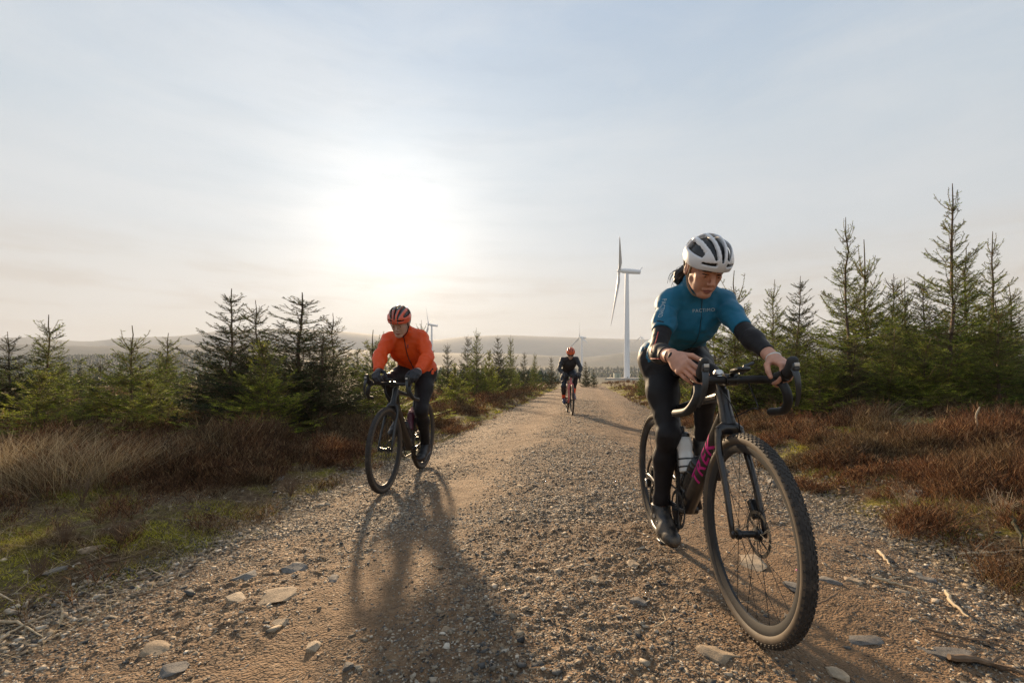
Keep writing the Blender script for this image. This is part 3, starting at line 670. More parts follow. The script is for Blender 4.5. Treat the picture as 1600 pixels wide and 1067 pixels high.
def sdf_mesh(prims, tags, off, h, cuts=(), noise=None, post=None):
    L = [p for p in prims.L if tags is None or p[0] in tags]
    lo = np.full(3, 1e9); hi = -lo
    for p in L:
        if p[8] < 0: continue
        if p[1] == 'c': r = max(p[4], p[5])+off+.03; lo = np.minimum(lo, np.minimum(p[2], p[3])-r); hi = np.maximum(hi, np.maximum(p[2], p[3])+r)
        else: r = p[4].max()+off+.03; lo = np.minimum(lo, p[2]-r); hi = np.maximum(hi, p[2]+r)
    n = np.ceil((hi-lo)/h).astype(int)+1
    F = np.full(n, 1.0, np.float32)
    for (tg, ty, a, b, ra, rb, k, flat, op) in L:
        if ty == 'c': r = max(ra, rb)+off+k+3*h; l2 = np.minimum(a, b)-r; h2 = np.maximum(a, b)+r
        else: r = ra.max()+off+k+3*h; l2 = a-r; h2 = a+r
        i0 = np.clip(np.floor((l2-lo)/h).astype(int), 0, n); i1 = np.clip(np.ceil((h2-lo)/h).astype(int)+1, 0, n)
        if (i1 <= i0).any(): continue
        sl = tuple(slice(x, y) for x, y in zip(i0, i1))
        X, Y, Z = [(lo[i]+h*np.arange(i0[i], i1[i])).astype(np.float32).reshape([-1 if j == i else 1 for j in range(3)]) for i in range(3)]
        if ty == 'c':
            ab = b-a; L2 = max(float(ab@ab), 1e-9)
            x, y, z = X-a[0], Y-a[1], Z-a[2]
            t = np.clip((x*ab[0]+y*ab[1]+z*ab[2])/L2, 0, 1)
            x, y, z = x-t*ab[0], y-t*ab[1], z-t*ab[2]
            q = x*x+y*y+z*z
            if flat is not None:
                fd, fs = flat; dp_ = x*fd[0]+y*fd[1]+z*fd[2]; q = q+dp_*dp_*(1/fs**2-1)
            d = np.sqrt(q)-(ra+(rb-ra)*t)
            if flat is not None: d = d*(.5+.5*flat[1])
            d = d-off*op
        else:
            rd = rb; Rm = b; rad = ra+off*op if op > 0 else ra
            x, y, z = X-a[0], Y-a[1], Z-a[2]
            q = [(x*Rm[0, i]+y*Rm[1, i]+z*Rm[2, i])/rad[i] for i in range(3)]
            k0 = np.sqrt(q[0]**2+q[1]**2+q[2]**2); k1 = np.sqrt((q[0]/rad[0])**2+(q[1]/rad[1])**2+(q[2]/rad[2])**2)+1e-9
            d = k0*(k0-1)/k1
        f = F[sl]
        if op > 0:
            w = np.clip(.5+.5*(d-f)/k, 0, 1); F[sl] = d*(1-w)+f*w-k*w*(1-w)
        else:
            dd = -d; w = np.clip(.5-.5*(dd-f)/k, 0, 1); F[sl] = dd*(1-w)+f*w+k*w*(1-w)
    G = None
    if cuts or noise or post:
        X, Y, Z = [(lo[i]+h*np.arange(n[i])).astype(np.float32).reshape([-1 if j == i else 1 for j in range(3)]) for i in range(3)]
        if noise:
            bnd = np.abs(F) < .03; ix = np.nonzero(bnd)
            F[ix] += noise(lo[0]+h*ix[0], lo[1]+h*ix[1], lo[2]+h*ix[2]).astype(np.float32)
        for (pt, nr, rad) in cuts:
            d = (X-pt[0])*nr[0]+(Y-pt[1])*nr[1]+(Z-pt[2])*nr[2]
            if rad: d = np.where((X-pt[0])**2+(Y-pt[1])**2+(Z-pt[2])**2 < rad*rad, d, -1)
            F = np.maximum(F, d)
        if post: F = post(F, X, Y, Z)
    return surface_nets(F, lo, h)
def surface_nets(F, lo, h):
    s = F < 0
    c = [s[i:s.shape[0]-1+i, j:s.shape[1]-1+j, k:s.shape[2]-1+k] for i in (0, 1) for j in (0, 1) for k in (0, 1)]
    a = c[0].copy(); o = c[0].copy()
    for q in c[1:]: a &= q; o |= q
    act = o & ~a; ix = np.stack(np.nonzero(act), 1); idx = np.full(act.shape, -1, np.int32); idx[act] = np.arange(len(ix))
    acc = np.zeros((len(ix), 3)); cnt = np.zeros(len(ix))
    cor = [(i, j, k) for i in (0, 1) for j in (0, 1) for k in (0, 1)]
    vals = {q: F[ix[:, 0]+q[0], ix[:, 1]+q[1], ix[:, 2]+q[2]] for q in cor}
    for q in cor:
        for ax in range(3):
            if q[ax] == 0:
                q2 = tuple(1 if i == ax else q[i] for i in range(3)); v0, v1 = vals[q], vals[q2]; m = (v0 < 0) != (v1 < 0)
                t = np.where(m, v0/np.where(m, v0-v1, 1), 0); p = np.zeros((len(ix), 3))+np.array(q); p[:, ax] = t
                acc[m] += p[m]; cnt[m] += 1
    V = (ix+acc/cnt[:, None])*h+lo
    faces = []
    for ax in range(3):
        sh = [slice(None)]*3; sh2 = [slice(None)]*3; sh[ax] = slice(0, -1); sh2[ax] = slice(1, None)
        m = s[tuple(sh)] != s[tuple(sh2)]; e = np.stack(np.nonzero(m), 1)
        b, c2 = [(1, 2), (2, 0), (0, 1)][ax]
        ok = (e[:, b] > 0) & (e[:, c2] > 0) & (e[:, b] < act.shape[b]) & (e[:, c2] < act.shape[c2]); e = e[ok]
        ob = np.zeros(3, int); ob[b] = 1; oc = np.zeros(3, int); oc[c2] = 1
        g = lambda q: idx[q[:, 0], q[:, 1], q[:, 2]]
        f = np.stack([g(e-ob-oc), g(e-oc), g(e), g(e-ob)], 1)
        inside = s[e[:, 0], e[:, 1], e[:, 2]]; f[~inside] = f[~inside][:, ::-1]
        faces.append(f)
    Fc = np.concatenate(faces); Fc = Fc[(Fc >= 0).all(1)]
    # relax once so the grid does not show
    for lam in (.5, .5):
        A = np.zeros_like(V); w = np.zeros(len(V))
        for i in range(4):
            np.add.at(A, Fc[:, i], V[Fc[:, (i+1) % 4]]); np.add.at(w, Fc[:, i], 1)
        w[w == 0] = 1; V = V+lam*(A/w[:, None]-V)
    return V, Fc
def ik(a, b, l1, l2, pole):
    a, b = np.asarray(a, float), np.asarray(b, float); d = b-a; L = min(np.linalg.norm(d), (l1+l2)*.999); u = nz(d)
    x = (l1*l1-l2*l2+L*L)/(2*L); y = math.sqrt(max(l1*l1-x*x, 0)); p = np.asarray(pole, float); p = nz(p-u*(p@u)); return a+u*x+p*y

M_skin_w = simple('skin_fair', (.54, .27, .18), .58, nscale=22, var=.22, bump=.0012, bscale=160)
M_skin_m = simple('skin_tanned', (.52, .34, .255), .5, nscale=30, var=.15, bump=.001, bscale=120)
M_lip = simple('lips', (.30, .115, .10), .45)
M_lip_m = simple('pale_lips', (.33, .14, .11), .5)
M_brow = simple('eyebrow_hair', (.05, .03, .022), .8)
M_browg = simple('grey_hair', (.22, .20, .18), .8)
M_eye = simple('eye_white', (.30, .26, .24), .3); M_iris = simple('eye_iris', (.03, .02, .012), .15)
M_hair = simple('dark_brown_hair', (.022, .014, .010), .45, nscale=60, var=.5, bump=.002, bscale=90)

def head_prims(P, c, Rm, s=1.0, male=False):
    W = lambda x, y, z: c+Rm @ (np.array([x, y, z])*s)
    P.ell('head', W(0, -.010, .034), np.array([.074, .094, .082])*s, Rm, .02)
    P.ell('head', W(0, .030, -.030), np.array([.060 if male else .056, .060, .078])*s, Rm, .025)
    jw = .050 if male else .039
    for q in (-1, 1):
        P.cone('head', W(q*jw, .005, -.052), W(q*.020, .070, -.096), .019*s, .015*s, .018)      # jaw line
        P.ell('head', W(q*.040, .060, -.018), np.array([.020, .018, .020])*s, Rm, .018)              # cheekbone
        P.ell('head', W(q*.033, .060, -.055), np.array([.016, .018, .024])*s, Rm, .02)
    P.ell('head', W(0, .076, -.100), np.array([.020, .016, .016 if not male else .019])*s, Rm, .016)      # chin
    P.cone('head', W(-.034, .078, .022), W(.034, .078, .022), .0135*s, .0135*s, .014)                 # brow
    for q in (-1, 1): P.ell('head', W(q*.032, .098, -.001), np.array([.018, .017, .012])*s, Rm, .012, op=-1)   # sockets
    for q in (-1, 1): P.ell('head', W(q*.032, .0755, -.002), np.array([.0135, .0135, .0125])*s, Rm, .003)        # lids over the ball
    P.cone('head', W(0, .088, .012), W(0, .111, -.030), .0078*s, .0105*s, .009)                        # nose
    for q in (-1, 1): P.ell('head', W(q*.0115, .099, -.037), np.array([.0085, .010, .007])*s, Rm, .006)
    P.cone('head', W(-.020, .086, -.066), W(.020, .086, -.066), .0062*s, .0062*s, .006)                # lips
    P.ell('head', W(0, .094, -.065), np.array([.014, .006, .0065])*s, Rm, .006)
    P.ell('head', W(0, .090, -.077), np.array([.017, .008, .0062])*s, Rm, .006)
    P.subc('head', W(-.021, .0975, -.0710), W(.021, .0975, -.0710), .0026*s, .0026*s, .003)
    for q in (-1, 1):                                                                              # ears
        P.ell('head', W(q*.0775, -.008, -.010), np.array([.009, .019, .031])*s, Rm, .008)
        P.ell('head', W(q*.088, -.004, -.006), np.array([.006, .010, .016])*s, Rm, .006, op=-1)
def hand_prims(P, tg, W, D, N, S, s=1.0, curls=None, thumb=(.5, .5), spread=.0):
    D = nz(D); N = nz(N-D*(N@D)); S = nz(S-D*(S@D)-N*(S@N))
    P.ell(tg, W+D*.048*s, np.array([.050, .040, .0165])*s, np.stack([D, S, N], 1), .012)
    P.cone(tg, W-D*.02*s, W+D*.02*s, .024*s, .024*s, .02, (N, .72))
    P.cone(tg, W+D*.086*s+S*.028*s, W+D*.080*s-S*.028*s, .0122*s, .0115*s, .010)
    ln = [(.043, .026, .021), (.048, .030, .022), (.044, .028, .021), (.034, .021, .018)]
    so = [.029, .0098, -.0098, -.0285]; fw = [.088, .091, .087, .079]
    for i in range(4):
        cu = curls[i] if curls else (.6, .7, .4)
        p = W+D*fw[i]*s+S*so[i]*s; a = 0.0; r = (.0094 if i < 3 else .0083)*s
        sp_ = spread*(1.5-i)
        for j in range(3):
            a += cu[j]; d = nz(D*math.cos(a)+N*math.sin(a)+S*sp_*math.cos(a)); q = p+d*ln[i][j]*s
            P.cone(tg, p, q, r*(1-.06*j)*1.0, r*(1-.06*(j+1)), .0032); p = q
    # thumb leaves the side of the palm near its base
    p0 = W+D*.020*s+S*.024*s+N*.006*s; t1 = nz(D*.65+S*.75+N*thumb[0]); p1 = p0+t1*.042*s
    t2 = nz(D*.9+S*.25+N*(thumb[0]+.2)); p2 = p1+t2*.032*s; t3 = nz(D*.9-S*.1+N*(thumb[1]+.4)); p3 = p2+t3*.026*s
    P.cone(tg, p0, p1, .0150*s, .0115*s, .010); P.cone(tg, p1, p2, .0112*s, .0100*s, .004); P.cone(tg, p2, p3, .0100*s, .0085*s, .003)
def torso_prims(P, J, g=1.0, belly=1.0, latw=.150, cw=.060):
    """J: hipL hipR shoL shoR neck(C7) pelvis chest"""
    lat = nz(J['shoL']-J['shoR']); pel, ch, nk = J['pelvis'], J['chest'], J['neck']; sp = nz(nk-pel); fr = nz(np.cross(lat, sp)); 
    if fr[1] > 0: fr = -fr
    P.cone('pelvis', J['hipL'], J['hipR'], .098*g, .098*g, .05)
    P.cone('pelvis', J['hipL']-fr*.045, J['hipR']-fr*.045, .085*g, .085*g, .05)
    wst = pel*.52+ch*.48+np.array([0, 0, .012])
    for q in (-1, 1):
        P.chain('torso', [pel+lat*q*.060*g, wst+lat*q*.048*g, ch+lat*q*cw*g, ch*.45+nk*.55+lat*q*.056*g-sp*.02], [.092*g, .086*g*belly, .092*g, .062*g], .05)
    P.ell('torso', ch+fr*.01, np.array([latw, .105, .150])*g, np.stack([lat, fr, sp], 1), .05)
    for k_ in ('shoL', 'shoR'):
        S_ = J[k_]; o = nz(S_-nk)
        P.cone('torso', nk-sp*.015, S_-np.array([0, 0, .004]), .050*g, .040*g, .05)      # trapezius to shoulder
        P.cone('torso', ch+(S_-ch)*.45, S_, .070*g, .043*g, .05)
    P.cone('neck', nk-sp*.02, J['head']+J['Rh'] @ np.array([0, -.025, -.055]), .056*g, .050*g, .03)
def limb_prims(P, J, g=1.0, ga=1.0):
    for q in 'LR':
        S_, E, W = J['sho'+q], J['elb'+q], J['wri'+q]
        P.chain('uarm'+q, [S_, S_*.6+E*.4, E], [.047*ga, .045*ga, .0365*ga], .03)
        P.chain('farm'+q, [E, E*.72+W*.28, W], [.0365*ga, .041*ga, .0245*ga], .025)
        H, K, A = J['hip'+q], J['kne'+q], J['ank'+q]; sh = nz(A-K); bk = nz((A+H)/2-K); bk = nz(bk-sh*(bk@sh))
        P.chain('thigh'+q, [H, H*.55+K*.45, K], [.092*g, .077*g, .053*g], .045)
        P.cone('thigh'+q, K-bk*.008, K-bk*.008+sh*.02, .050*g, .047*g, .03)
        P.chain('shin'+q, [K, K*.66+A*.34+bk*.020, A*.85+K*.15+bk*.002, A], [.050*g, .0535*g, .036*g, .033*g], .03)
        T = J['toe'+q]; f = nz(T); u = nz(np.cross(np.cross(f, [0, 0, 1.]), f)); lt = np.cross(f, u)
        P.chain('foot'+q, [A-f*.035-u*.055, A+f*.04-u*.045, A+f*.13-u*.068, A+f*.185-u*.072], [.030, .034, .033, .022], .03)
        P.cone('foot'+q, A, A+f*.06-u*.03, .034, .032, .03)
def shoe(P, J, q, s=1.0):
    A, f = J['ank'+q], nz(J['toe'+q]); u = nz(np.cross(np.cross(f, [0, 0, 1.]), f)); lt = np.cross(f, u); fl = (u, .82)
    t = 'shoe'+q
    P.cone(t, A+u*.02, A-u*.03, .041, .041, .02)
    P.chain(t, [A-f*.040-u*.052, A+f*.03-u*.050, A+f*.12-u*.066+lt*(.004), A+f*.175-u*.072, A+f*.205-u*.072], [.036, .039, .043, .037, .026], .02, fl)
    P.cone(t, A+u*.005+f*.01, A+f*.10-u*.040, .040, .034, .03)
    return A, f, u, lt
def face_slots(me, c, Rm, s, tests):
    V = np.empty(len(me.vertices)*3, np.float32); me.vertices.foreach_get('co', V); V = V.reshape(-1, 3)
    ctr = np.array([V[list(p)].mean(0) for p in []]) if False else None
    n = len(me.polygons); cc = np.empty(n*3, np.float32); me.polygons.foreach_get('center', cc); cc = (cc.reshape(-1, 3)-c) @ Rm/s
    mi = np.zeros(n, np.int32)
    for k, fn in tests: mi[fn(cc[:, 0], cc[:, 1], cc[:, 2])] = k
    me.polygons.foreach_set('material_index', mi)
def garment(name, P, tags, off, h, mat, parent, cuts=(), noise=None, label=None):
    V, F = sdf_mesh(P, tags, off, h, cuts, noise); me = np_mesh(name, V, F, mat, True); o = link(name, me, parent)
    if label: o['label'] = label
    return o
def folds(amp, fr, ang=(1, .6, .8), seed=0):
    def f(x, y, z):
        w = fbm(x*fr*.6+seed, y*fr*.6, z*fr*.6, o=2)
        return amp*(np.abs(vnoise(x*fr*ang[0]+w*2+seed, y*fr*ang[1], z*fr*ang[2]+w*2))*-1+.35)+amp*.5*vnoise(x*fr*2.7+seed, y*fr*2.1, z*fr*2.9+w*3)
    return f
def helmet(c, Rm, s, shell_mats, h, parent, vw=1.0):
    """shell with front-to-back vents cut through it, dark liner inside; returns the shell"""
    cc = c+Rm @ (np.array([0, -.002, .052])*s)
    rx, ry, rz = .101*s, .134*s, .098*s
    P = Prims(); P.ell('s', V3(0, 0, 0), (rx, ry, rz))
    def post(F, X, Y, Z):
        xn, yn, zn = X/rx, Y/ry, Z/rz
        rim = -.020*s+.016*s*np.clip(yn, 0, 1)**2*0-.030*s*np.clip(-yn-.1, 0, 1)-.014*s*np.exp(-((np.abs(xn)-.9)/.3)**2)
        q = np.sqrt(((X/(rx-.013*s))**2+(Y/(ry-.015*s))**2+((Z)/(rz-.015*s))**2)); inner = (1-q)*(rx-.013*s)
        w = np.sqrt(np.clip(1-(Y/ry)**2*.85, .05, 1)); lx = X/(rx*w)
        out = np.maximum(F, inner)
        vent = np.full(F.shape, 1.0, np.float32)
        for i, (cx, hw, y0, y1, z0) in enumerate([(0, .175, -.9, .965, .05), (.44, .165, -.9, .90, .10), (-.44, .165, -.9, .90, .10), (.83, .14, -.62, .60, .22), (-.83, .14, -.62, .60, .22)]):
            a = (np.abs(lx-cx)-hw*vw*(1-.5*np.abs(yn)**3))*rx; b = np.maximum(Y/ry-y1, y0-Y/ry)*ry; brg = .0045*s-np.abs(Y/ry+.34)*ry
            vent = np.minimum(vent, np.maximum(np.maximum(np.maximum(a, b), brg), z0*rz-Z))
        # low slots either side of the brow
        for q_ in (-1, 1):
            a = np.abs(zn-.085+.16*(q_*xn-.4))*rz-.0060*s*(1.5-q_*xn); b = np.abs(q_*xn-.46)*rx-.026*s; vent = np.minimum(vent, np.maximum(np.maximum(a, b), -Y))
        out = np.maximum(out, -np.maximum(vent, -1)) if True else out
        return np.maximum(out, (rim-Z))
    V, F = sdf_mesh(P, None, 0.0, h, post=post); V = V @ Rm.T+cc
    me = np_mesh('helmet', V, F, shell_mats, True)
    if len(shell_mats) > 1:
        n = len(me.polygons); q = np.empty(n*3, np.float32); me.polygons.foreach_get('center', q); q = (q.reshape(-1, 3)-cc) @ Rm
        lx = np.abs(q[:, 0]/(rx*np.sqrt(np.clip(1-(q[:, 1]/ry)**2*.85, .05, 1)))); me.polygons.foreach_set('material_index', (((lx > .50) & (lx < .64)) | (q[:, 1] < -.035*s) | ((lx > .15)&(lx < .24))| (q[:, 2] > .085*s)).astype(np.int32))
    sh = link('helmet', me, parent)
    li = MB(); li.ball((0, 0, 0), (1, 1, 1), 16); Vl = np.concatenate(li.V); Vl = Vl*np.array([rx-.016*s, ry-.019*s, rz-.018*s]); Vl[:, 2] = np.maximum(Vl[:, 2], -.016*s)
    li.V = [Vl @ Rm.T+cc]; li.build('helmet_liner', M_black, sh)
    return sh, cc
def strap(c, Rm, s, parent, mat):
    W = lambda x, y, z: c+Rm @ (np.array([x, y, z])*s)
    m = MB()
    for q in (-1, 1):
        j = W(q*.073, .016, -.050)
        m.tube([W(q*.088, .040, .045), W(q*.082, .028, .0), j], [(.0015, .005)]*3, n=6, up=Rm[:, 0]); m.tube([W(q*.090, -.045, .035), W(q*.080, -.030, -.01), j], [(.0015, .005)]*3, n=6, up=Rm[:, 0])
        m.tube(catmull([j, W(q*.060, .030, -.085), W(q*.035, .045, -.112), W(0, .050, -.120)], 5), [(.0015, .005)]*16, n=6, up=Rm[:, 0])
    return m.build('chin_strap', mat, parent)
def eyes(c, Rm, s, body, gaze=(0, 1, -.3)):
    W = lambda x, y, z: c+Rm @ (np.array([x, y, z])*s)
    for q in (-1, 1):
        e = MB(); e.ball(W(q*.032, .0772, -.0045), np.array([.0112, .0112, .0042])*s, 8, rot=Rm); o = e.build('eye', M_eye, body)
        g_ = nz(np.array(gaze)); i_ = MB(); i_.ball(W(q*.032+g_[0]*.009, .0775+g_[1]*.0088, -.0035+g_[2]*.006), np.array([.0058, .0036, .0040])*s, 6, rot=Rm); i_.build('iris', M_iris, o)

def pedal_world(M, K, s): return np.array((M @ Vector(K['ped'][s]))[:])

# ---- the woman in blue -------------------------------------------------------------------------------------------
def rider_woman():
    root = empty('person', label='woman in blue jersey and white helmet riding the nearest bicycle', cat='person', group='cyclists riding up the track')
    J = dict(hipR=V3(.768, 2.42, .965), hipL=V3(.928, 2.42, .975), pelvis=V3(.850, 2.39, 1.005), chest=V3(.838, 2.195, 1.155), neck=V3(.848, 2.100, 1.300),
             shoR=V3(.724, 2.125, 1.222), shoL=V3(.966, 2.12, 1.224), wriR=V3(.612, 1.745, .958), wriL=V3(.984, 1.738, .955), head=V3(.824, 1.975, 1.350))
    J['elbR'] = V3(.612, 1.945, .985); J['elbL'] = V3(.974, 1.915, 1.062)
    for q, s in (('R', -1), ('L', 1)):
        p = pedal_world(MW, KW, s); J['ank'+q] = p+V3(.018 if q == 'R' else 0, .105, .125 if q == 'R' else .14); J['toe'+q] = V3(.0 if q == 'R' else .05, -1, -.10 if q == 'R' else -.25)
    J['kneR'] = ik(J['hipR'], J['ankR'], .405, .395, (.03, -1, .1)); J['kneL'] = ik(J['hipL'], J['ankL'], .405, .395, (-.25, -1, .5))
    Rh = frame_from((.10, -.80, -.60), (.05, -.2, 1)); J['Rh'] = Rh; hs = .94
    P = Prims(); g = .90
    torso_prims(P, J, g, .80, .106, .030); limb_prims(P, J, g, .86); head_prims(P, J['head'], Rh, hs)
    # bust
    lat = nz(J['shoL']-J['shoR']); sp = nz(J['neck']-J['pelvis']); fr = nz(np.cross(lat, sp)); fr = fr if fr[1] < 0 else -fr
    for q in (-1, 1): P.ell('torso', J['chest']+lat*q*.044+fr*.052+sp*.01, (.046, .044, .050), None, .06)
    curR = [(.25, .35, .25), (.35, .40, .25), (.45, .45, .3), (.55, .5, .3)]
    hand_prims(P, 'handR', J['wriR'], V3(.18, -.84, -.50), V3(.72, -.1, -.55), V3(.55, -.3, .75), .93, curR, (.9, .4), .05)
    curL = [(.95, .9, .5), (1.0, .95, .5), (1.05, .95, .5), (1.1, .95, .5)]
    hand_prims(P, 'handL', J['wriL'], V3(.16, -.88, -.42), V3(-.05, -.35, -.9), V3(-1, 0, -.1), .95, curL, (.35, .2), .02)
    V, F = sdf_mesh(P, None, 0.0, .0031)
    me = np_mesh('body', V, F, [M_skin_w, M_lip, M_brow], True)
    face_slots(me, J['head'], Rh, hs, [(1, lambda x, y, z: (np.abs(z+.0715) < .0105-np.abs(x)*.22) & (np.abs(x) < .0215) & (y > .083)),
                                       (2, lambda x, y, z: ((np.abs(z-.0215+np.abs(np.abs(x)-.030)*.22) < .0036) & (np.abs(np.abs(x)-.031) < .018) & (y > .05)) | ((np.abs(z-.0035) < .0022) & (np.abs(np.abs(x)-.032) < .013) & (y > .07)))])
    body = link('body', me, root); eyes(J['head'], Rh, hs, body, (0, 1, -.5))
    jm = simple('blue_jersey', (.010, .135, .235), .62, nscale=5, var=.14, bump=.0016, bscale=34, sheen=.08, spec=.3)
    tm = simple('black_tights', (.014, .012, .013), .55, nscale=7, var=.25, bump=.0008, bscale=40, sheen=.04, spec=.2)
    wm = simple('black_arm_warmer', (.016, .014, .015), .6, nscale=8, var=.2, bump=.0008, bscale=60, sheen=.04, spec=.25)
    nf = folds(.0062, 15, (1.2, 1.0, .7), 2)
    cuts = []
    for q in 'RL':
        S_, E = J['sho'+q], J['elb'+q]; ct = .60 if q == 'R' else .86; cuts.append((S_*(1-ct)+E*ct, nz(E-S_), .135 if q == 'R' else .085))
    cuts.append((J['pelvis']-sp*.045, -sp, None)); cuts.append((J['neck']+sp*.052+fr*.03, nz(sp*.9+fr*.25+V3(0, 0, .3)), .085))
    jer = garment('jersey', P, {'torso', 'pelvis', 'uarmL', 'uarmR', 'neck'}, .0085, .0037, jm, root, cuts, nf)
    garment('tights', P, {'pelvis', 'torso', 'thighL', 'thighR', 'shinL', 'shinR'}, .0042, .0038, tm, root, [(J['pelvis']+sp*.17, sp, .20)]+[(J['ank'+q]*.97+J['kne'+q]*.03, nz(J['ank'+q]-J['kne'+q]), .08) for q in 'RL'], folds(.0018, 16, (1, 1, 1.4), 5))
    for q in 'RL':
        S_, E, W = J['sho'+q], J['elb'+q], J['wri'+q]; k = .62 if q == 'R' else .80
        w = garment('arm_warmer', P, {'uarm'+q, 'farm'+q}, .0036, .0034, wm, root, [(S_*.5+E*.5 if q == 'R' else S_*.22+E*.78, nz(S_-E), .09), (E*(1-k)+W*k, nz(W-E), .08)], folds(.0016, 22, (1, 1, 1), 7))
        if q == 'R':   # coral seam line down the warmer and past the elbow
            bv = bvh_of(w); m = MB(); pts = []
            for t in np.linspace(0, 1, 26):
                c_ = S_*(.40*(1-t))+E*(.60+.40*t-.0) if False else (S_*.42+E*.58)*(1-t*2)+E*(t*2) if t < .5 else E*(1-(t-.5)*2*k)+W*((t-.5)*2*k)
                dirn_ = nz(V3(-.55, -.80, -.15+.1*math.sin(t*3)) if t < .5 else V3(-.75, -.60, -.45)); hit = bv.ray_cast(Vector(c_+dirn_*.12), Vector(-dirn_), .2)
                if hit[0] is not None: pts.append(np.array(hit[0][:])+dirn_*.0006)
            m.tube(pts, .0018, n=6); m.build('red_seam', simple('coral_thread', (.65, .07, .05), .6), w)
    # shoes with two dial closures
    sm = simple('black_shoe', (.02, .019, .019), .4, nscale=20, var=.3, dirt=((.20, .15, .10), 12, .46)); 
    for q in 'RL':
        PS = Prims(); A, f, u, lt = shoe(PS, J, q); V, F = sdf_mesh(PS, None, 0, .0035, [(A+u*.030, u, None)]); sh = link('shoe', np_mesh('shoe', V, F, sm, True), root)
        so = MB(); so.tube([A-f*.070-u*.086, A-f*.02-u*.090, A+f*.05-u*.088, A+f*.13-u*.104, A+f*.20-u*.100], [(.024, .007), (.030, .008), (.030, .008), (.038, .008), (.020, .006)], n=12, up=u); so.build('sole', M_black, sh)
        for i, t in enumerate((.035, .075)):
            side = lt if (lt[0] < 0) else -lt
            if q == 'L': side = -side
            dl = MB(); o_ = A+f*t-u*(.020+.018*i)+side*.037; dl.tube([o_, o_+side*.009+f*.002], .0095, n=14); dl.build('shoe_dial', simple('silver_dial', (.6, .58, .54), .35, metal=.7), sh)
    # helmet, strap, hair
    shell = simple('white_helmet_shell', (.74, .74, .75), .3, nscale=6, var=.05, coat=.5)
    hl, hc = helmet(J['head'], Rh, hs, [shell], .0026, root)
    strap(J['head'], Rh, hs, hl, simple('pale_strap', (.30, .26, .20), .7))
    W = lambda x, y, z: J['head']+Rh @ (np.array([x, y, z])*hs)
    HP = Prims(); HP.ell('h', W(0, -.022, .016), np.array([.079, .086, .080])*hs, Rh, .015)
    for q in (-1, 1): HP.cone('h', W(q*.068, .012, .030), W(q*.072, -.004, -.006), .010, .007, .012)
    HP.chain('h', [W(0, -.098, -.035), W(.014, -.116, -.060), W(.036, -.122, -.088), W(.044, -.112, -.112), W(.042, -.10, -.13)], [.020, .025, .024, .019, .007], .012)
    V, F = sdf_mesh(HP, None, 0, .0035, [(W(0, .012, 0), Rh @ nz(V3(0, .9, -.35)), .13)], folds(.004, 55, (1, 1, .35), 3)); hr = link('hair', np_mesh('hair', V, F, M_hair, True), root)
    st = MB()
    for i in range(36):
        a = rng.normal(0, 1, 3); p0 = W(.02+.01*a[0], -.13+.01*a[1], -.06+.01*a[2]); p1 = p0+Rh @ V3(.025+.01*a[0], -.01+.012*a[1], -.035+.012*a[2]); p2 = p1+Rh @ V3(.012+.015*a[2], .0+.015*a[0], -.03+.012*a[1]); st.tube(catmull([p0, p1, p2], 4), .0009, n=3, cap=False)
    for i in range(16):
        a = rng.normal(0, 1, 3); q = 1; p0 = W(q*.074, -.02+.02*a[0], -.02); st.tube(catmull([p0, p0+Rh @ V3(.012+.006*a[1], -.01, -.02), p0+Rh @ V3(.012+.012*a[2], -.02+.01*a[0], -.05)], 4), .0008, n=3, cap=False)
    st.build('loose_strands', M_hair, hr)
    # lettering, zip, sleeve stripe
    bv = bvh_of(jer); white = simple('reflective_print', (.42, .50, .53), .5)
    def hitp(o, d): h_ = bv.ray_cast(Vector(o), Vector(d), 1.0); return np.array(h_[0][:]) if h_[0] is not None else np.asarray(o)
    tocam = nz(V3(0, 0, CAMH)-J['chest'])
    ctr = P3(1099, 485, 2.02); d_ = nz(ctr-V3(0, 0, CAMH)); ctr = hitp(ctr-d_*.25, d_)
    project_text('PACTIMO', .021, white, ctr, nz(V3(1, 0, .06)), nz(V3(0, -.2, 1)), bv, jer, lift=.003, space=1.15)
    Sx, Ex = J['shoR'], J['elbR']; ax_ = nz(Ex-Sx); ctr = P3(1034, 483, 2.05); d_ = nz(ctr-V3(0, 0, CAMH)); ctr = hitp(ctr-d_*.25, d_)
    project_text('PACTIMO', .026, white, ctr, ax_, nz(np.cross(-d_, ax_)), bv, jer, lift=.003, space=1.05)
    ctr = P3(1032, 502, 2.03); d_ = nz(ctr-V3(0, 0, CAMH)); ctr = hitp(ctr-d_*.25, d_)
    lg = np.cross(ax_, -d_); m = MB(); m.tube([hitp(ctr+lg*t-d_*.1, d_)-d_*.001 for t in np.linspace(-.02, .02, 9)], .0028, n=6); m.build('sleeve_stripe', M_black, jer)
    z = MB(); nk = J['neck']+fr*.085+sp*.02; pts = []
    for t in np.linspace(0, 1, 24):
        o_ = (J['neck']+sp*.03)*(1-t)+(J['pelvis']+sp*.04)*t; h_ = hitp(o_+fr*.3, -fr); pts.append(h_+fr*.0008)
    z.tube(pts, .0022, n=6); z.build('zip', simple('dark_zip', (.006, .05, .08), .5), jer)
    zp = MB(); zp.box(pts[2]+fr*.003, (.003, .003, .006)); zp.build('zip_pull', M_steel, jer)
    # bracelets and wrist strap
    br = MB(); D_ = nz(J['wriR']-J['elbR']); 
    def ring(mb, c_, ax, r, th, fl=.8):
        a = nz(np.cross(ax, [0, 0, 1.])); b = np.cross(ax, a); mb.tube([c_+a*r*math.cos(t)+b*r*fl*math.sin(t) for t in np.linspace(0, 2*math.pi, 28, endpoint=False)], th, n=6, closed=True)
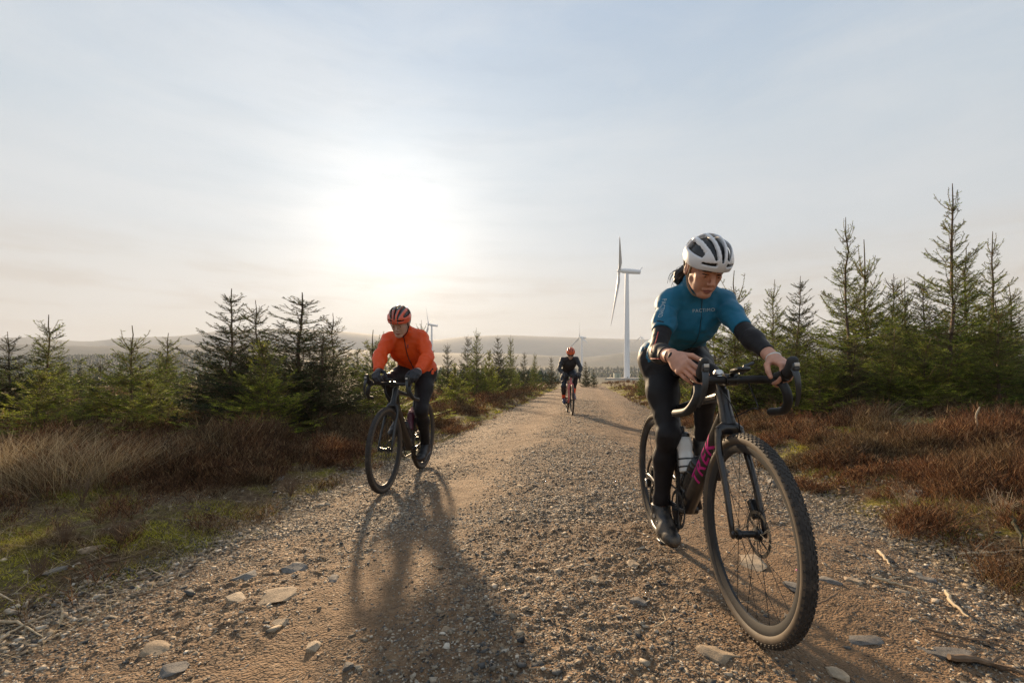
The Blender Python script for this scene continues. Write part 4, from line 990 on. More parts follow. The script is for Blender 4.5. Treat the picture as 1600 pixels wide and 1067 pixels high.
    ring(br, J['wriR']-D_*.012, D_, .0262, .0016, .95); ring(br, J['wriR']-D_*.022, nz(D_+V3(.1, 0, .1)), .0285, .0020, .95); br.build('bracelet', M_hood, root)
    D_ = nz(J['wriL']-J['elbL']); b2 = MB(); ring(b2, J['wriL']+D_*.004, D_, .0250, .0060, .85); b2.build('wrist_band', simple('white_band', (.62, .60, .55), .5), root)
    return root, J

def simple_kit(root, J, P, top, topmat, legmat, shoemat, glove, hstep, sp, fr, jacket_amp=.006, cuff=.93, hemz=.0, sock=None):
    cuts = []
    for q in 'RL': cuts.append((J['elb'+q]*(1-cuff)+J['wri'+q]*cuff, nz(J['wri'+q]-J['elb'+q]), .075))
    hem = J['pelvis']+sp*hemz
    cuts.append((hem-sp*.04, -sp, None)); cuts.append((J['neck']+sp*.060+fr*.03, nz(sp*.9+fr*.25+V3(0, 0, .3)), .10))
    off = .0145 if top == 'jacket' else .006
    tp = garment(top, P, {'torso', 'pelvis', 'uarmL', 'uarmR', 'farmL', 'farmR', 'neck'}, off, hstep, topmat, root, cuts, folds(jacket_amp*1.25, 12, (1.2, 1, .8), 4))
    ks = .03 if sock is None else .24
    garment('tights', P, {'pelvis', 'torso', 'thighL', 'thighR', 'shinL', 'shinR'}, .0045, hstep, legmat, root, [(J['pelvis']+sp*.17, sp, .20)]+[(J['ank'+q]*(1-ks)+J['kne'+q]*ks, nz(J['ank'+q]-J['kne'+q]), .12) for q in 'RL'], folds(.002, 16, (1, 1, 1.4), 5))
    for q in 'RL':
        PS = Prims(); A, f, u, lt = shoe(PS, J, q); V, F = sdf_mesh(PS, None, 0, hstep*.85, [(A+u*.030, u, None)]); sh = link('shoe', np_mesh('shoe', V, F, shoemat, True), root)
        so = MB(); so.tube([A-f*.070-u*.086, A-f*.02-u*.090, A+f*.05-u*.088, A+f*.13-u*.104, A+f*.20-u*.100], [(.024, .007), (.030, .008), (.030, .008), (.038, .008), (.020, .006)], n=12, up=u); so.build('sole', M_black, sh)
        if glove: garment('glove', P, {'hand'+q}, .0028, hstep*.7, glove, root)
        if sock: 
            PK = Prims(); PK.chain('k', [J['ank'+q]-u*.01, J['ank'+q]*.70+J['kne'+q]*.30], [.040, .046], .02); V, F = sdf_mesh(PK, None, 0, hstep*.8); link('sock', np_mesh('sock', V, F, sock, True), root)
    return tp
def seat_pose(M, K, lean_d, sh_w, g=1.0):
    return None

# ---- the man in orange ---------------------------------------------------------------------------------------------
def rider_man():
    root = empty('person', label='man in bright orange rain jacket and black gloves riding a bicycle', cat='person', group='cyclists riding up the track')
    J = dict(hipR=V3(-1.035, 4.60, .930), hipL=V3(-.855, 4.58, .930), pelvis=V3(-.945, 4.56, .965), chest=V3(-.975, 4.335, 1.160), neck=V3(-.985, 4.215, 1.300),
             shoR=V3(-1.130, 4.25, 1.222), shoL=V3(-.842, 4.27, 1.238), wriR=V3(-1.140, 3.935, .930), wriL=V3(-.805, 3.965, .935), head=V3(-.995, 4.10, 1.365))
    J['elbR'] = V3(-1.175, 4.10, 1.065); J['elbL'] = V3(-.752, 4.13, 1.055)
    for q, s in (('R', -1), ('L', 1)):
        p = pedal_world(MO, KO, s); J['ank'+q] = p+V3(.01, .105, .13); J['toe'+q] = V3(-.12, -1, -.15)
    J['kneR'] = ik(J['hipR'], J['ankR'], .435, .43, (-.25, -1, .5)); J['kneL'] = ik(J['hipL'], J['ankL'], .435, .43, (.0, -1, .1))
    Rh = frame_from((-.13, -.85, -.48), (.02, -.2, 1)); J['Rh'] = Rh; hs = 1.0
    P = Prims(); torso_prims(P, J, 1.0, .95); limb_prims(P, J, 1.0, 1.05); head_prims(P, J['head'], Rh, hs, True)
    cur = [(.8, .8, .5)]*4
    hand_prims(P, 'handR', J['wriR'], V3(.02, -.93, -.25), V3(.45, -.2, -.85), V3(.8, 0, .3), 1.05, [(.6, .7, .5)]*4, (.6, .3))
    hand_prims(P, 'handL', J['wriL'], V3(-.08, -.90, -.30), V3(-.45, -.2, -.85), V3(-.8, 0, .3), 1.05, [(.6, .7, .5)]*4, (.6, .3))
    V, F = sdf_mesh(P, None, 0.0, .0048)
    me = np_mesh('body', V, F, [M_skin_m, M_lip_m, M_browg], True)
    face_slots(me, J['head'], Rh, hs, [(1, lambda x, y, z: (np.abs(z+.0715) < .008) & (np.abs(x) < .022) & (y > .083)), (2, lambda x, y, z: (np.abs(z-.021) < .0045) & (np.abs(np.abs(x)-.031) < .017) & (y > .05))])
    body = link('body', me, root); eyes(J['head'], Rh, hs, body, (0, 1, -.3))
    sp = nz(J['neck']-J['pelvis']); lat = nz(J['shoL']-J['shoR']); fr = nz(np.cross(lat, sp)); fr = fr if fr[1] < 0 else -fr
    jm = simple('orange_jacket', (1.0, .118, .014), .5, nscale=5, var=.10, bump=.004, bscale=22, trans=.32)
    tm = simple('black_tights_matt', (.012, .011, .012), .6, nscale=7, var=.25, bump=.0008, bscale=40, sheen=.04, spec=.2)
    gm = simple('black_gloves', (.016, .016, .02), .6, nscale=20, var=.3, bump=.001, bscale=60)
    sm = simple('black_overshoe', (.016, .015, .016), .5, nscale=20, var=.3, dirt=((.10, .075, .05), 12, .6))
    tp = simple_kit(root, J, P, 'jacket', jm, tm, sm, gm, .0052, sp, fr, .0085, .97, .015)
    bv = bvh_of(tp); pts = []
    for t in np.linspace(0, 1, 22):
        o_ = (J['neck']+sp*.04)*(1-t)+(J['pelvis']+sp*.05)*t; h_ = bv.ray_cast(Vector(o_+fr*.3), Vector(-fr), .5)
        if h_[0] is not None: pts.append(np.array(h_[0][:])+fr*.001)
    z = MB(); z.tube(pts, .0042, n=6); z.build('zip', M_black, tp)
    lg = MB(); c_ = P3(637, 541, 4.1); d_ = nz(c_-V3(0, 0, CAMH)); h_ = bv.ray_cast(Vector(c_-d_*.3), Vector(d_), .8)
    if h_[0] is not None: lg.box(np.array(h_[0][:])-d_*.001, (.008, .002, .016), bev=.001); lg.build('chest_logo', simple('dark_orange_print', (.35, .03, .01), .5), tp)
    cr = MB(); red = simple('red_helmet_shell', (.75, .11, .05), .35, nscale=6, var=.1, coat=.4); gry = simple('grey_helmet_panel', (.16, .13, .11), .35, nscale=6, var=.1, coat=.4)
    hl, hc = helmet(J['head'], Rh, 1.0, [red, gry], .004, root, vw=.72); strap(J['head'], Rh, 1.0, hl, M_black)
    W = lambda x, y, z: J['head']+Rh @ (np.array([x, y, z])*hs)
    HP = Prims(); HP.ell('h', W(0, -.022, .012), np.array([.0775, .084, .076]), Rh, .015); V, F = sdf_mesh(HP, None, 0, .006, [(W(0, .008, 0), Rh @ nz(V3(0, .9, -.35)), .13)]); link('hair', np_mesh('hair', V, F, M_browg, True), root)
    return root, J

# ---- the distant rider in black ---------------------------------------------------------------------------------
def rider_far():
    root = empty('person', label='distant cyclist in black top with orange helmet and orange socks', cat='person', group='cyclists riding up the track')
    x0, y0, zg = 1.375, 11.5, float(gz(1.37, 11.5))
    L = lambda lx, ly, lz: np.array((MR @ Vector((lx, ly, lz)))[:])
    J = dict(hipR=L(.20, -.085, .98), hipL=L(.20, .085, .98), pelvis=L(.22, 0, 1.01), chest=L(.43, .0, 1.19), neck=L(.55, .015, 1.33),
             shoR=L(.51, -.165, 1.285), shoL=L(.51, .165, 1.295), wriR=L(.87, -.19, .955), wriL=L(.87, .19, .955), head=L(.62, .015, 1.42))
    J['elbR'] = ik(J['shoR'], J['wriR'], .28, .245, (-.7, .1, -.6)); J['elbL'] = ik(J['shoL'], J['wriL'], .28, .245, (.7, .0, -.6))
    for q, s in (('R', -1), ('L', 1)):
        p = pedal_world(MR, KR, s); J['ank'+q] = p+V3(.0, .10, .135); J['toe'+q] = V3(0, -1, -.2)
    J['kneR'] = ik(J['hipR'], J['ankR'], .435, .43, (-.15, -1, .3)); J['kneL'] = ik(J['hipL'], J['ankL'], .435, .43, (.15, -1, .3))
    Rh = frame_from((-.08, -.86, -.48), (0, -.2, 1)); J['Rh'] = Rh
    P = Prims(); torso_prims(P, J, 1.0, .95); limb_prims(P, J, 1.0, 1.0); head_prims(P, J['head'], Rh, 1.0, True)
    for q, s in (('R', 1), ('L', -1)): hand_prims(P, 'hand'+q, J['wri'+q], V3(0, -.93, -.3), V3(.45*s, -.2, -.85), V3(.8*s, 0, .3), 1.05, [(.6, .7, .5)]*4, (.6, .3))
    V, F = sdf_mesh(P, None, 0.0, .0075); body = link('body', np_mesh('body', V, F, M_skin_m, True), root)
    sp = nz(J['neck']-J['pelvis']); lat = nz(J['shoL']-J['shoR']); fr = nz(np.cross(lat, sp)); fr = fr if fr[1] < 0 else -fr
    tp = simple_kit(root, J, P, 'jersey', simple('black_top', (.014, .014, .016), .6, nscale=6, var=.2, bump=.002, bscale=30), simple('navy_tights', (.012, .016, .028), .6, nscale=6, var=.2), simple('navy_shoe', (.015, .03, .08), .5), simple('black_gloves_far', (.015, .013, .015), .6), .0085, sp, fr, .005, .97, .0, sock=simple('orange_sock', (.90, .12, .03), .6))
    hl, hc = helmet(J['head'], Rh, 1.02, [simple('orange_helmet_shell', (.95, .16, .045), .4, nscale=8, var=.1)], .006, root, vw=.7)
    W = lambda x, y, z: J['head']+Rh @ np.array([x, y, z])
    m = MB(); m.tube(catmull([W(-.074, .03, .004), W(-.055, .078, .0), W(0, .098, 0), W(.055, .078, 0), W(.074, .03, .004)], 4), [(.004, .018)]*17, n=8, up=Rh[:, 2] if False else (0, 0, 1)); m.build('sunglasses', M_black, root)
    return root, J
import time as _t
_t0 = _t.time(); rider_woman(); print('woman', _t.time()-_t0); rider_man(); print('man', _t.time()-_t0); rider_far(); print('far', _t.time()-_t0)
# ------------------------------------------------------------------ wind turbines
M_turb = simple('turbine_white', (.80, .82, .85), .45, nscale=.05, var=.04)
M_turbb = simple('turbine_blade_grey', (.52, .53, .54), .4, nscale=.05, var=.04)
def turbine(u_, v_hub, d, hub_h, label, rot, yaw, blade=40., tilt=6., cone=3.):
    x = (u_-U0)*d/FPX; zh = CAMH+(V0-v_hub)*d/FPX; z0 = min(float(ground_z(x, d))-1, zh-hub_h)
    root = empty('wind_turbine', (x, d, z0), label=label, cat='wind turbine', group='turbines on the moor'); H = zh-z0; k = blade/40.
    t = MB(); t.tube([(0, 0, 0), (0, 0, H*.5), (0, 0, H-1.6*k)], [2.15*k, 1.75*k, 1.25*k], n=32); tw = t.build('tower', M_turb, root)
    dd = MB(); dd.box((0, -2.1*k, 1.6), (.5, .12, 1.1), bev=.05); dd.build('tower_door', simple('grey_door', (.2, .22, .22), .5), tw)
    tn = math.sin(R(tilt)); Ry = Matrix.Rotation(R(yaw), 3, 'Z') @ Matrix.Rotation(R(tilt), 3, 'Y')       # shaft along -x, pitched up
    w = lambda p: np.array((Ry @ Vector(p))[:])*k+V3(0, 0, H)
    n = MB(); V_ = []
    n.tube([w((-4.0, 0, .2)), w((-3, 0, .15)), w((2, 0, .1)), w((8.6, 0, .0)), w((9.6, 0, -.1))], [(1.1*k, 1.2*k), (1.6*k, 1.65*k), (1.75*k, 1.8*k), (1.5*k, 1.5*k), (1.2*k, 1.2*k)], n=16)
    n.tube([w((9.0, 0, 1.2)), w((9.4, 0, 2.0)), w((10.4, 0, 3.5))], [.5*k, .3*k, .22*k], n=8); n.build('nacelle', M_turb, root)
    h = MB(); h.ball(w((-5.2, 0, .2)), np.array([1.7, 1.55, 1.55])*k, 10); hub = h.build('hub', M_turb, root)
    for i in range(3):
        a = R(rot+120*i); b = MB()
        rr = np.array([0, 1.5, 3.5, 7, 12, 20, 30, 37, 39.8, 40.2]); ch = np.array([1.0, 1.0, 1.5, 3.3, 3.0, 2.2, 1.4, .8, .35, .1])*.55; th = np.array([1., 1., .9, .55, .4, .26, .16, .1, .05, .03])*.9
        pts = [w((-5.2-math.sin(R(cone))*r, math.sin(a)*r, .2+math.cos(a)*r)) for r in rr]
        ca_ = np.array((Ry @ Vector((.55, math.cos(a)*.83, -math.sin(a)*.83)))[:])
        # chord direction kept as the ellipse's long axis
        P_ = np.array(pts); T = nz(P_[-1]-P_[0]); cd = nz(ca_-T*(ca_@T)); up_ = np.cross(T, cd)
        off = cd*(ch*.55*k)[:, None]*np.array([0, 0, .3, 1, 1, 1, 1, 1, 1, 1])[:, None]
        b.tube(P_+off, list(zip(ch*k, th*k)), n=12, up=up_); b.build('blade', M_turbb, hub)
    return root
turbine(979.5, 424, 330, 76, 'tall white wind turbine standing nearest behind the track end', 49, -12)
turbine(909, 527, 760, 64, 'small hazy wind turbine above the distant rider in black', 5, 25, blade=33)
turbine(674.5, 508, 620, 66, 'wind turbine rising behind the shoulder of the man in orange', 35, 25, blade=34)
turbine(1113, 503, 700, 70, 'wind turbine half hidden between the woman\'s arm and the spruces', 33, 20, blade=32)
turbine(1002, 527, 1150, 70, 'tiny far wind turbine just beside the woman\'s hip', 2, 25, blade=26)
def cabin():
    d = 300; x = (964-U0)*d/FPX; z0 = CAMH+(V0-590.5)*d/FPX; r = empty('transformer_cabin', (x, d, z0), label='small pale green cabin at the foot of the nearest turbine', cat='cabin')
    m = MB(); m.box((0, 0, 1.6), (2.0, 1.6, 1.6), bev=.05); m.build('wall', simple('pale_green_paint', (.36, .38, .28), .6, nscale=1, var=.1), r)
    m = MB(); m.box((0, 0, 3.27), (2.15, 1.75, .10), bev=.02); m.build('roof', simple('grey_roof', (.25, .25, .24), .7), r)
    m = MB(); m.box((.3, -1.63, 1.3), (.5, .03, 1.1)); m.build('door', simple('green_door', (.16, .2, .14), .5), r)
cabin()
def hardstand():
    d0 = 300; pts = [(945, 591.5, 285), (1010, 591.5, 290), (1000, 590, 345), (950, 590, 350)]
    V = np.array([P3(u, v, d) for u, v, d in pts]); V = np.vstack([V, V-[0, 0, 4]]); me = np_mesh('gravel_pad', V, [np.array([[0, 1, 2, 3]]), np.array([[0, 4, 5, 1], [1, 5, 6, 2], [2, 6, 7, 3], [3, 7, 4, 0]])], simple('pad_gravel', (.30, .27, .23), .9, nscale=.5, var=.2)); tag(link('crane_pad_path', me), kind='structure')
hardstand()

# ------------------------------------------------------------------ spruces
M_bark = simple('spruce_bark', (.115, .075, .05), .85, nscale=20, var=.4, bump=.004, bscale=60)
M_twig = simple('twig_bark', (.20, .125, .065), .8, nscale=20, var=.3)
GREENS = [[(0, (.012, .024, .006)), (.4, (.030, .055, .009)), (.75, (.065, .098, .014)), (1, (.14, .165, .025))],
          [(0, (.007, .014, .006)), (.5, (.015, .030, .009)), (.85, (.035, .056, .014)), (1, (.08, .10, .022))],
          [(0, (.025, .045, .007)), (.4, (.060, .095, .011)), (.75, (.12, .155, .018)), (1, (.22, .23, .035))]]
M_needle = [blade_mat('needles_'+n, [(q, tuple(min(1, c*f_) for c, f_ in zip(cc, (2.5, 2.15, 1.8) if n != 'dark' else (1.35, 1.25, 1.2)))) for q, cc in g], .5, .48, clump=9.0) for n, g in zip(('green', 'dark', 'bright'), GREENS)]
def needles(A, B, dens, ln, w, seed):
    """A,B segment ends (n,3). needles bristle round each segment, pointing forward; vectorised"""
    r = np.random.default_rng(seed); L = np.linalg.norm(B-A, axis=1); cnt = np.maximum(2, (L*dens).astype(int)); idx = np.repeat(np.arange(len(A)), cnt)
    t = r.random(len(idx)); T = (B-A)/np.maximum(L, 1e-6)[:, None]; T = T[idx]; base = A[idx]+(B-A)[idx]*t[:, None]
    rd = r.normal(size=(len(idx), 3)); rd -= T*(rd*T).sum(1)[:, None]; rd /= np.linalg.norm(rd, axis=1)[:, None]+1e-9
    dr = T*.75+rd*r.uniform(.6, 1.0, len(idx))[:, None]; dr /= np.linalg.norm(dr, axis=1)[:, None]
    sd = np.cross(dr, rd); sd /= np.linalg.norm(sd, axis=1)[:, None]+1e-9; l = ln*r.uniform(.7, 1.15, len(idx))[:, None]
    V = np.stack([base, base+dr*l*.45+sd*w*.5, base+dr*l, base+dr*l*.45-sd*w*.5], 1).reshape(-1, 3)
    F = (np.arange(len(idx))*4)[:, None]+np.array([0, 1, 2, 3]); return V, F
def tubes3(A, B, ra, rb):
    T = B-A; T /= np.linalg.norm(T, axis=1)[:, None]+1e-9; u = np.cross(T, [.3, .2, .93]); u /= np.linalg.norm(u, axis=1)[:, None]+1e-9; v = np.cross(T, u); V = []
    for P_, r_ in ((A, ra), (B, rb)):
        for k in range(3): a = k*2.0944; V.append(P_+(u*math.cos(a)+v*math.sin(a))*np.asarray(r_)[:, None])
    V = np.stack(V, 1).reshape(-1, 3); n = len(A); F = np.concatenate([(np.arange(n)*6)[:, None]+np.array(q) for q in ([0, 1, 4, 3], [1, 2, 5, 4], [2, 0, 3, 5])]); return V, F
def spruce(H, Rb, seed, leader=.16, nw=10, dens=260, ln=.024, w=.0042, up=.5, gap=0.0, lean=0.0, bare=0.0, twin=False, inter=3, p_taper=.85):
    """returns (trunk mesh data, needle mesh data)"""
    r = np.random.default_rng(seed); MT = MB(); SA, SB, Rr = [], [], []; NA, NB = [], []; LA, LB = [], []
    ks = np.linspace(0, 1, 12); off = np.cumsum(r.normal(0, .006*H, (12, 2)), 0)*np.linspace(0, 1, 12)[:, None]
    tp = np.stack([off[:, 0]+lean*H*ks**2, off[:, 1], ks*H], 1); rad = .0065*H*(1-ks)**.8+.0048; MT.tube(tp, rad, n=8)
    ctr = lambda z: np.array([np.interp(z, tp[:, 2], tp[:, i]) for i in range(3)])
    zl = H*(1-leader)
    hs = list(np.interp(np.linspace(0, 1, nw)**1.0, [0, 1], [.03*H+bare*H, zl]))
    hs = [h+(r.normal(0, .012*H) if 0 < i < nw-1 else 0) for i, h in enumerate(hs)]
    br = []
    for i, h in enumerate(hs):
        f = h/H; Lb = Rb*max(.10, (1-f*1.0))**p_taper*(1.0); nb = r.integers(6, 9) if f < .8 else r.integers(4, 6)
        a0 = r.random()*6.28
        for j in range(nb): br.append((h+r.normal(0, .006*H), a0+j*6.28/nb+r.normal(0, .2), Lb*r.uniform(.70, 1.12)*(1.25 if f > .78 else 1), f, 1))
        if i < nw-1:
            for j in range(inter if f < .62 else (2 if f < .75 else 0)): hh = h+(hs[i+1]-h)*r.uniform(.15, .9); fi = hh/H; br.append((hh, r.random()*6.28, Rb*max(.08, 1-fi)**p_taper*r.uniform(.35, .85), fi, 0))
    for j in range(5): br.append((zl+r.normal(0, .004*H), j*1.256+r.normal(0, .25), H*leader*r.uniform(.55, .95), .93, 0))
    # short shoots right under the leader
    for j in range(5): hh = zl-r.uniform(.01, .06)*H; br.append((hh, r.random()*6.28, .05*H*r.uniform(.6, 1.2), .9, 0))
    for (h, a, Lb, f, main) in br:
        el = R(r.normal(20+40*f**1.5*up*1.6, 8)); n = max(4, int(Lb/.10)); p = ctr(h); d = np.array([math.cos(a), math.sin(a)]); pts = [p]
        for q in range(n):
            t = q/n; e = el+R(24)*t-R(12)*(1-f)*(1-t)+r.normal(0, .05); a_ = a+r.normal(0, .06); pts.append(pts[-1]+np.array([math.cos(a_)*math.cos(e), math.sin(a_)*math.cos(e), math.sin(e)])*Lb/n)
        pts = np.array(pts); rb = .0022+.0065*Lb*(1-np.linspace(0, 1, n+1))
        SA.append(pts[:-1]); SB.append(pts[1:]); Rr.append(np.stack([rb[:-1], rb[1:]], 1)); st = int(n*.12) if f < .7 else 0
        NA.append(pts[st:-1]); NB.append(pts[st+1:])
        # side twigs in a flattish spray
        nt_ = int(max(3, Lb/.046)) if f < .92 else 2; 
        for q in range(nt_):
            t = r.uniform(.10, .98); k = t*n; i0 = min(int(k), n-1); bp = pts[i0]+(pts[i0+1]-pts[i0])*(k-i0); T = nz(pts[i0+1]-pts[i0]); sdv = nz(np.cross(T, [0, 0, 1]))*(1 if q % 2 else -1)
            l = Lb*(1-t*.72)*r.uniform(.30, .56)*(.9 if main else .75); l = max(l, .06); dv = nz(T*.72+sdv*r.uniform(.6, .95)+np.array([0, 0, r.normal(-.04, .14)])); m = max(2, int(l/.10)); pp = [bp]
            for z in range(m): dv = nz(dv+np.array([0, 0, .05])+r.normal(0, .06, 3)); pp.append(pp[-1]+dv*l/m)
            pp = np.array(pp); NA.append(pp[:-1]); NB.append(pp[1:]); SA.append(pp[:-1]); SB.append(pp[1:]); Rr.append(np.full((m, 2), .0022))
            if l > .12:
                for z in range(int(l/.058)):
                    t2 = r.uniform(.2, .95)*m; i2 = min(int(t2), m-1); b2 = pp[i2]+(pp[i2+1]-pp[i2])*(t2-i2); T2 = nz(pp[i2+1]-pp[i2]); s2 = nz(np.cross(T2, [0, 0, 1]))*(1 if z % 2 else -1); d2 = nz(T2*.75+s2*.7+np.array([0, 0, r.normal(0, .12)])); l2 = max(.045, l*(1-t2/m*.6)*r.uniform(.28, .5)); NA.append(b2[None]); NB.append((b2+d2*l2)[None])
    # leader: short needles pressed to it
    LA = [ctr(z) for z in np.linspace(zl, H*.985, 8)[:-1]]; LB_ = [ctr(z) for z in np.linspace(zl, H*.985, 8)[1:]]
    V1, F1 = needles(np.concatenate(NA), np.concatenate(NB), dens, ln, w, seed+1)
    V2, F2 = needles(np.array(LA), np.array(LB_), dens*1.1, ln*.8, w, seed+2)
    mid = [ctr(z) for z in np.linspace(H*.35, zl, 20)]; V3_, F3 = needles(np.array(mid[:-1]), np.array(mid[1:]), dens*.5, ln, w, seed+3)
    NV = np.vstack([V1, V2, V3_]); NF = np.vstack([F1, F2+len(V1), F3+len(V1)+len(V2)])
    Vt, Ft = tubes3(np.concatenate(SA), np.concatenate(SB), np.concatenate(Rr)[:, 0], np.concatenate(Rr)[:, 1])
    TV = np.concatenate(MT.V); tf = [q for q in MT.F if len(q) == 4]; TF = np.vstack([np.array(tf), Ft+len(TV)])
    return (np.vstack([TV, Vt]), TF, len(tf)), (NV, NF)
def proto(name, seed, mat, **kw):
    (TV, TF, nt_), (NV, NF) = spruce(seed=seed, **kw); fm = np.r_[np.zeros(nt_), np.ones(len(TF)-nt_)]
    print(name, len(NF)); return np_mesh(name+'_trunk', TV, TF, [M_bark, M_twig], True, fm=fm), np_mesh(name+'_crown', NV, NF, mat, False), kw['H']
def plant(pr, x, y, H, label, group, rz=None, z=None, tilt=(0, 0), name='spruce_tree', wide=1.0, sink=.03):
    tm, cm, H0 = pr; s = H/H0; z0 = float(gz(x, y)) if z is None else z
    r = empty(name, (x, y, z0-sink), rng.random()*6.28 if rz is None else rz, label=label, cat='spruce tree', group=group); r.scale = (s*wide, s*wide, s); r.rotation_euler[0] = tilt[0]; r.rotation_euler[1] = tilt[1]
    link('trunk', tm, r); link('crown', cm, r); return r
PA = proto('spruce_a', 11, M_needle[0], H=3.0, Rb=1.15, nw=12, dens=300, inter=6)
PB = proto('spruce_b', 12, M_needle[1], H=3.0, Rb=1.10, nw=14, dens=330, inter=8, leader=.10, up=.3)
PC = proto('spruce_c', 13, M_needle[2], H=1.8, Rb=.85, nw=9, dens=340, up=.8, leader=.16, inter=7)
PD = proto('spruce_d', 14, M_needle[0], H=4.4, Rb=1.5, nw=11, dens=290, up=.75, leader=.13, inter=5, p_taper=1.1)
PE = proto('spruce_e', 15, M_needle[1], H=2.8, Rb=1.0, nw=12, dens=290, up=.4, leader=.13, inter=7)
PG = proto('spruce_g', 17, M_needle[0], H=2.6, Rb=1.15, nw=9, dens=300, leader=.24, up=.75, inter=6)
PF = [proto('spruce_far_%d' % i, 20+i, M_needle[i % 2], H=3.0, Rb=1.0, nw=11, dens=70, ln=.05, w=.015, leader=.14, inter=5) for i in range(3)]
GL, GR = 'young spruces on the left of the track', 'young spruces on the right of the track'
def by_px(u_, vtop, d, pr, label, group, vbase=None, **kw):
    if group == GL and d < 14: d *= .80; kw['wide'] = kw.get('wide', 1)*1.6
    elif group == GR and d < 16: d *= .94; kw['wide'] = kw.get('wide', 1)*1.15
    x = (u_-U0)*d/FPX; z0 = float(gz(x, d)); H = CAMH+(V0-vtop)*d/FPX-z0+.03; return plant(pr, x, d, H, label, group, **kw)
# left side, most of them one can point to
by_px(18, 518, 9.5, PE, 'spruce cut by the left edge of the photo', GL, wide=.9)
by_px(70, 492, 10.5, PA, 'spruce with bare leader second from the left edge', GL, wide=1.0)
by_px(52, 575, 8.2, PC, 'low bright spruce in front of the two leftmost spruces', GL, wide=1.2)
by_px(207, 508, 9.8, PG, 'spruce with stout forked bare leader above the rushes', GL, wide=1.05)
by_px(152, 562, 12.5, PE, 'small spruce showing its tip behind the low left spruces', GL)
by_px(255, 520, 13.0, PA, 'bushy spruce just right of the fork-topped spruce', GL, wide=1.1)
by_px(243, 590, 8.8, PC, 'short yellow-green spruce in front of the bushy left group', GL, wide=1.3)
by_px(150, 600, 9.4, PC, 'low spreading spruce between the leftmost spruces and the forked one', GL, wide=1.5)
by_px(361, 452, 9.6, PB, 'dark dense spruce with the tallest spire left of the riders', GL, wide=.98)
by_px(423, 527, 8.4, PC, 'pale sunlit little spruce in front of the dark spruces', GL, wide=1.0)
by_px(408, 470, 11.8, PE, 'narrow spruce right behind the pale sunlit little one', GL)
by_px(465, 455, 10.0, PB, 'broad dark spruce left of the man in orange', GL, wide=1.45)
by_px(522, 490, 12.5, PE, 'hazy narrow spruce beside the broad dark one', GL)
by_px(500, 520, 9.4, PE, 'low dark spruce under the broad dark one', GL, wide=1.15)
by_px(577, 515, 12.5, PG, 'open-topped spruce behind the elbow of the man in orange', GL, wide=1.1)
by_px(604, 560, 10.5, PC, 'bushy small spruce behind the handlebar of the man in orange', GL, wide=1.35)
by_px(655, 500, 20, PA, 'spruce whose tip shows behind the orange shoulder', GL)
by_px(700, 535, 17, PE, 'slim spruce right of the man in orange', GL)
by_px(712, 565, 14, PC, 'low spruce at the heather edge right of the man in orange', GL, wide=1.2)
by_px(745, 512, 20, PA, 'first tall spruce of the mid-distance clump beyond the man', GL, wide=.9)
by_px(729, 522, 23, PE, 'spruce tucked behind the first tall one of the mid clump', GL)
by_px(779, 523, 24, PB, 'dark spruce in the middle of the mid-distance clump', GL, wide=.85)
by_px(797, 523, 26, PA, 'spruce with thin leader right of the dark clump middle', GL, wide=.8)
by_px(818, 548, 28, PE, 'short spruce at the right of the mid-distance clump', GL, wide=.9)
by_px(835, 550, 33, PA, 'last clear spruce before the distant rider', GL, wide=.9)
by_px(861, 556, 36, PE, 'small spruce left of the distant rider', GL, wide=.9)
by_px(763, 545, 21, PC, 'bright low spruce at the foot of the mid-distance clump', GL, wide=1.1)
by_px(915, 563, 38, PB, 'dark little spruce right of the distant rider', GR, wide=.95)
by_px(928, 574, 40, PE, 'tiny spruce right of the dark little one beyond the track', GR)
# right side
by_px(1482, 285, 8.6, PD, 'tallest spruce with long bare leader and open crown top', GR, wide=1.15, rz=.6, tilt=(0, R(1)))
by_px(1325, 338, 9.8, PD, 'tall spruce left of the tallest one with thin leader', GR, wide=1.15, rz=2.2)
by_px(1357, 374, 10.6, PG, 'spruce with a straight bare leader beside the second tallest', GR, wide=.9)
by_px(1553, 362, 9.6, PD, 'tall spruce with thick leader near the right edge', GR, wide=1.1, rz=4.0)
by_px(1512, 384, 11.5, PA, 'spruce between the tallest one and the thick-leadered one', GR)
by_px(1146, 424, 10.8, PG, 'spruce with a whorled top just right of the woman\'s helmet', GR, wide=1.05)
by_px(1207, 436, 13.5, PA, 'bushy spruce above the woman\'s left forearm', GR, wide=.9)
by_px(1246, 432, 14.5, PB, 'dark spruce between the woman\'s hand and the tall spruces', GR, wide=.9)
by_px(1240, 500, 9.8, PA, 'wide low spruce behind the right handlebar drop', GR, wide=1.35)
by_px(1180, 520, 10.4, PE, 'dark low spruce behind the woman\'s forearm', GR, wide=1.2)
by_px(1120, 510, 11.8, PE, 'spruce filling the gap under the woman\'s arm', GR, wide=1.2)
by_px(1390, 428, 13.0, PE, 'thin-tipped spruce between the two tallest ones', GR)
by_px(1418, 434, 12.6, PG, 'spruce with a little cross-shaped top between the tallest ones', GR, wide=.85)
by_px(1445, 430, 12.0, PE, 'spruce close behind the tallest one on its left', GR)
by_px(1390, 510, 8.6, PA, 'broad low spruce in front between the two tallest', GR, wide=1.5)
by_px(1585, 440, 11.5, PA, 'hazy spruce at the right edge of the photo', GR)
by_px(1440, 530, 8.2, PC, 'low bright spruce at the foot of the tallest one', GR, wide=1.5)
by_px(1560, 470, 7.9, PA, 'dense low spruce at the right edge by the heather', GR, wide=1.5)
by_px(1330, 530, 8.8, PE, 'low dark spruce at the foot of the second tallest', GR, wide=1.3)
by_px(1280, 545, 8.9, PC, 'small bright spruce behind the right heather bank', GR, wide=1.5)
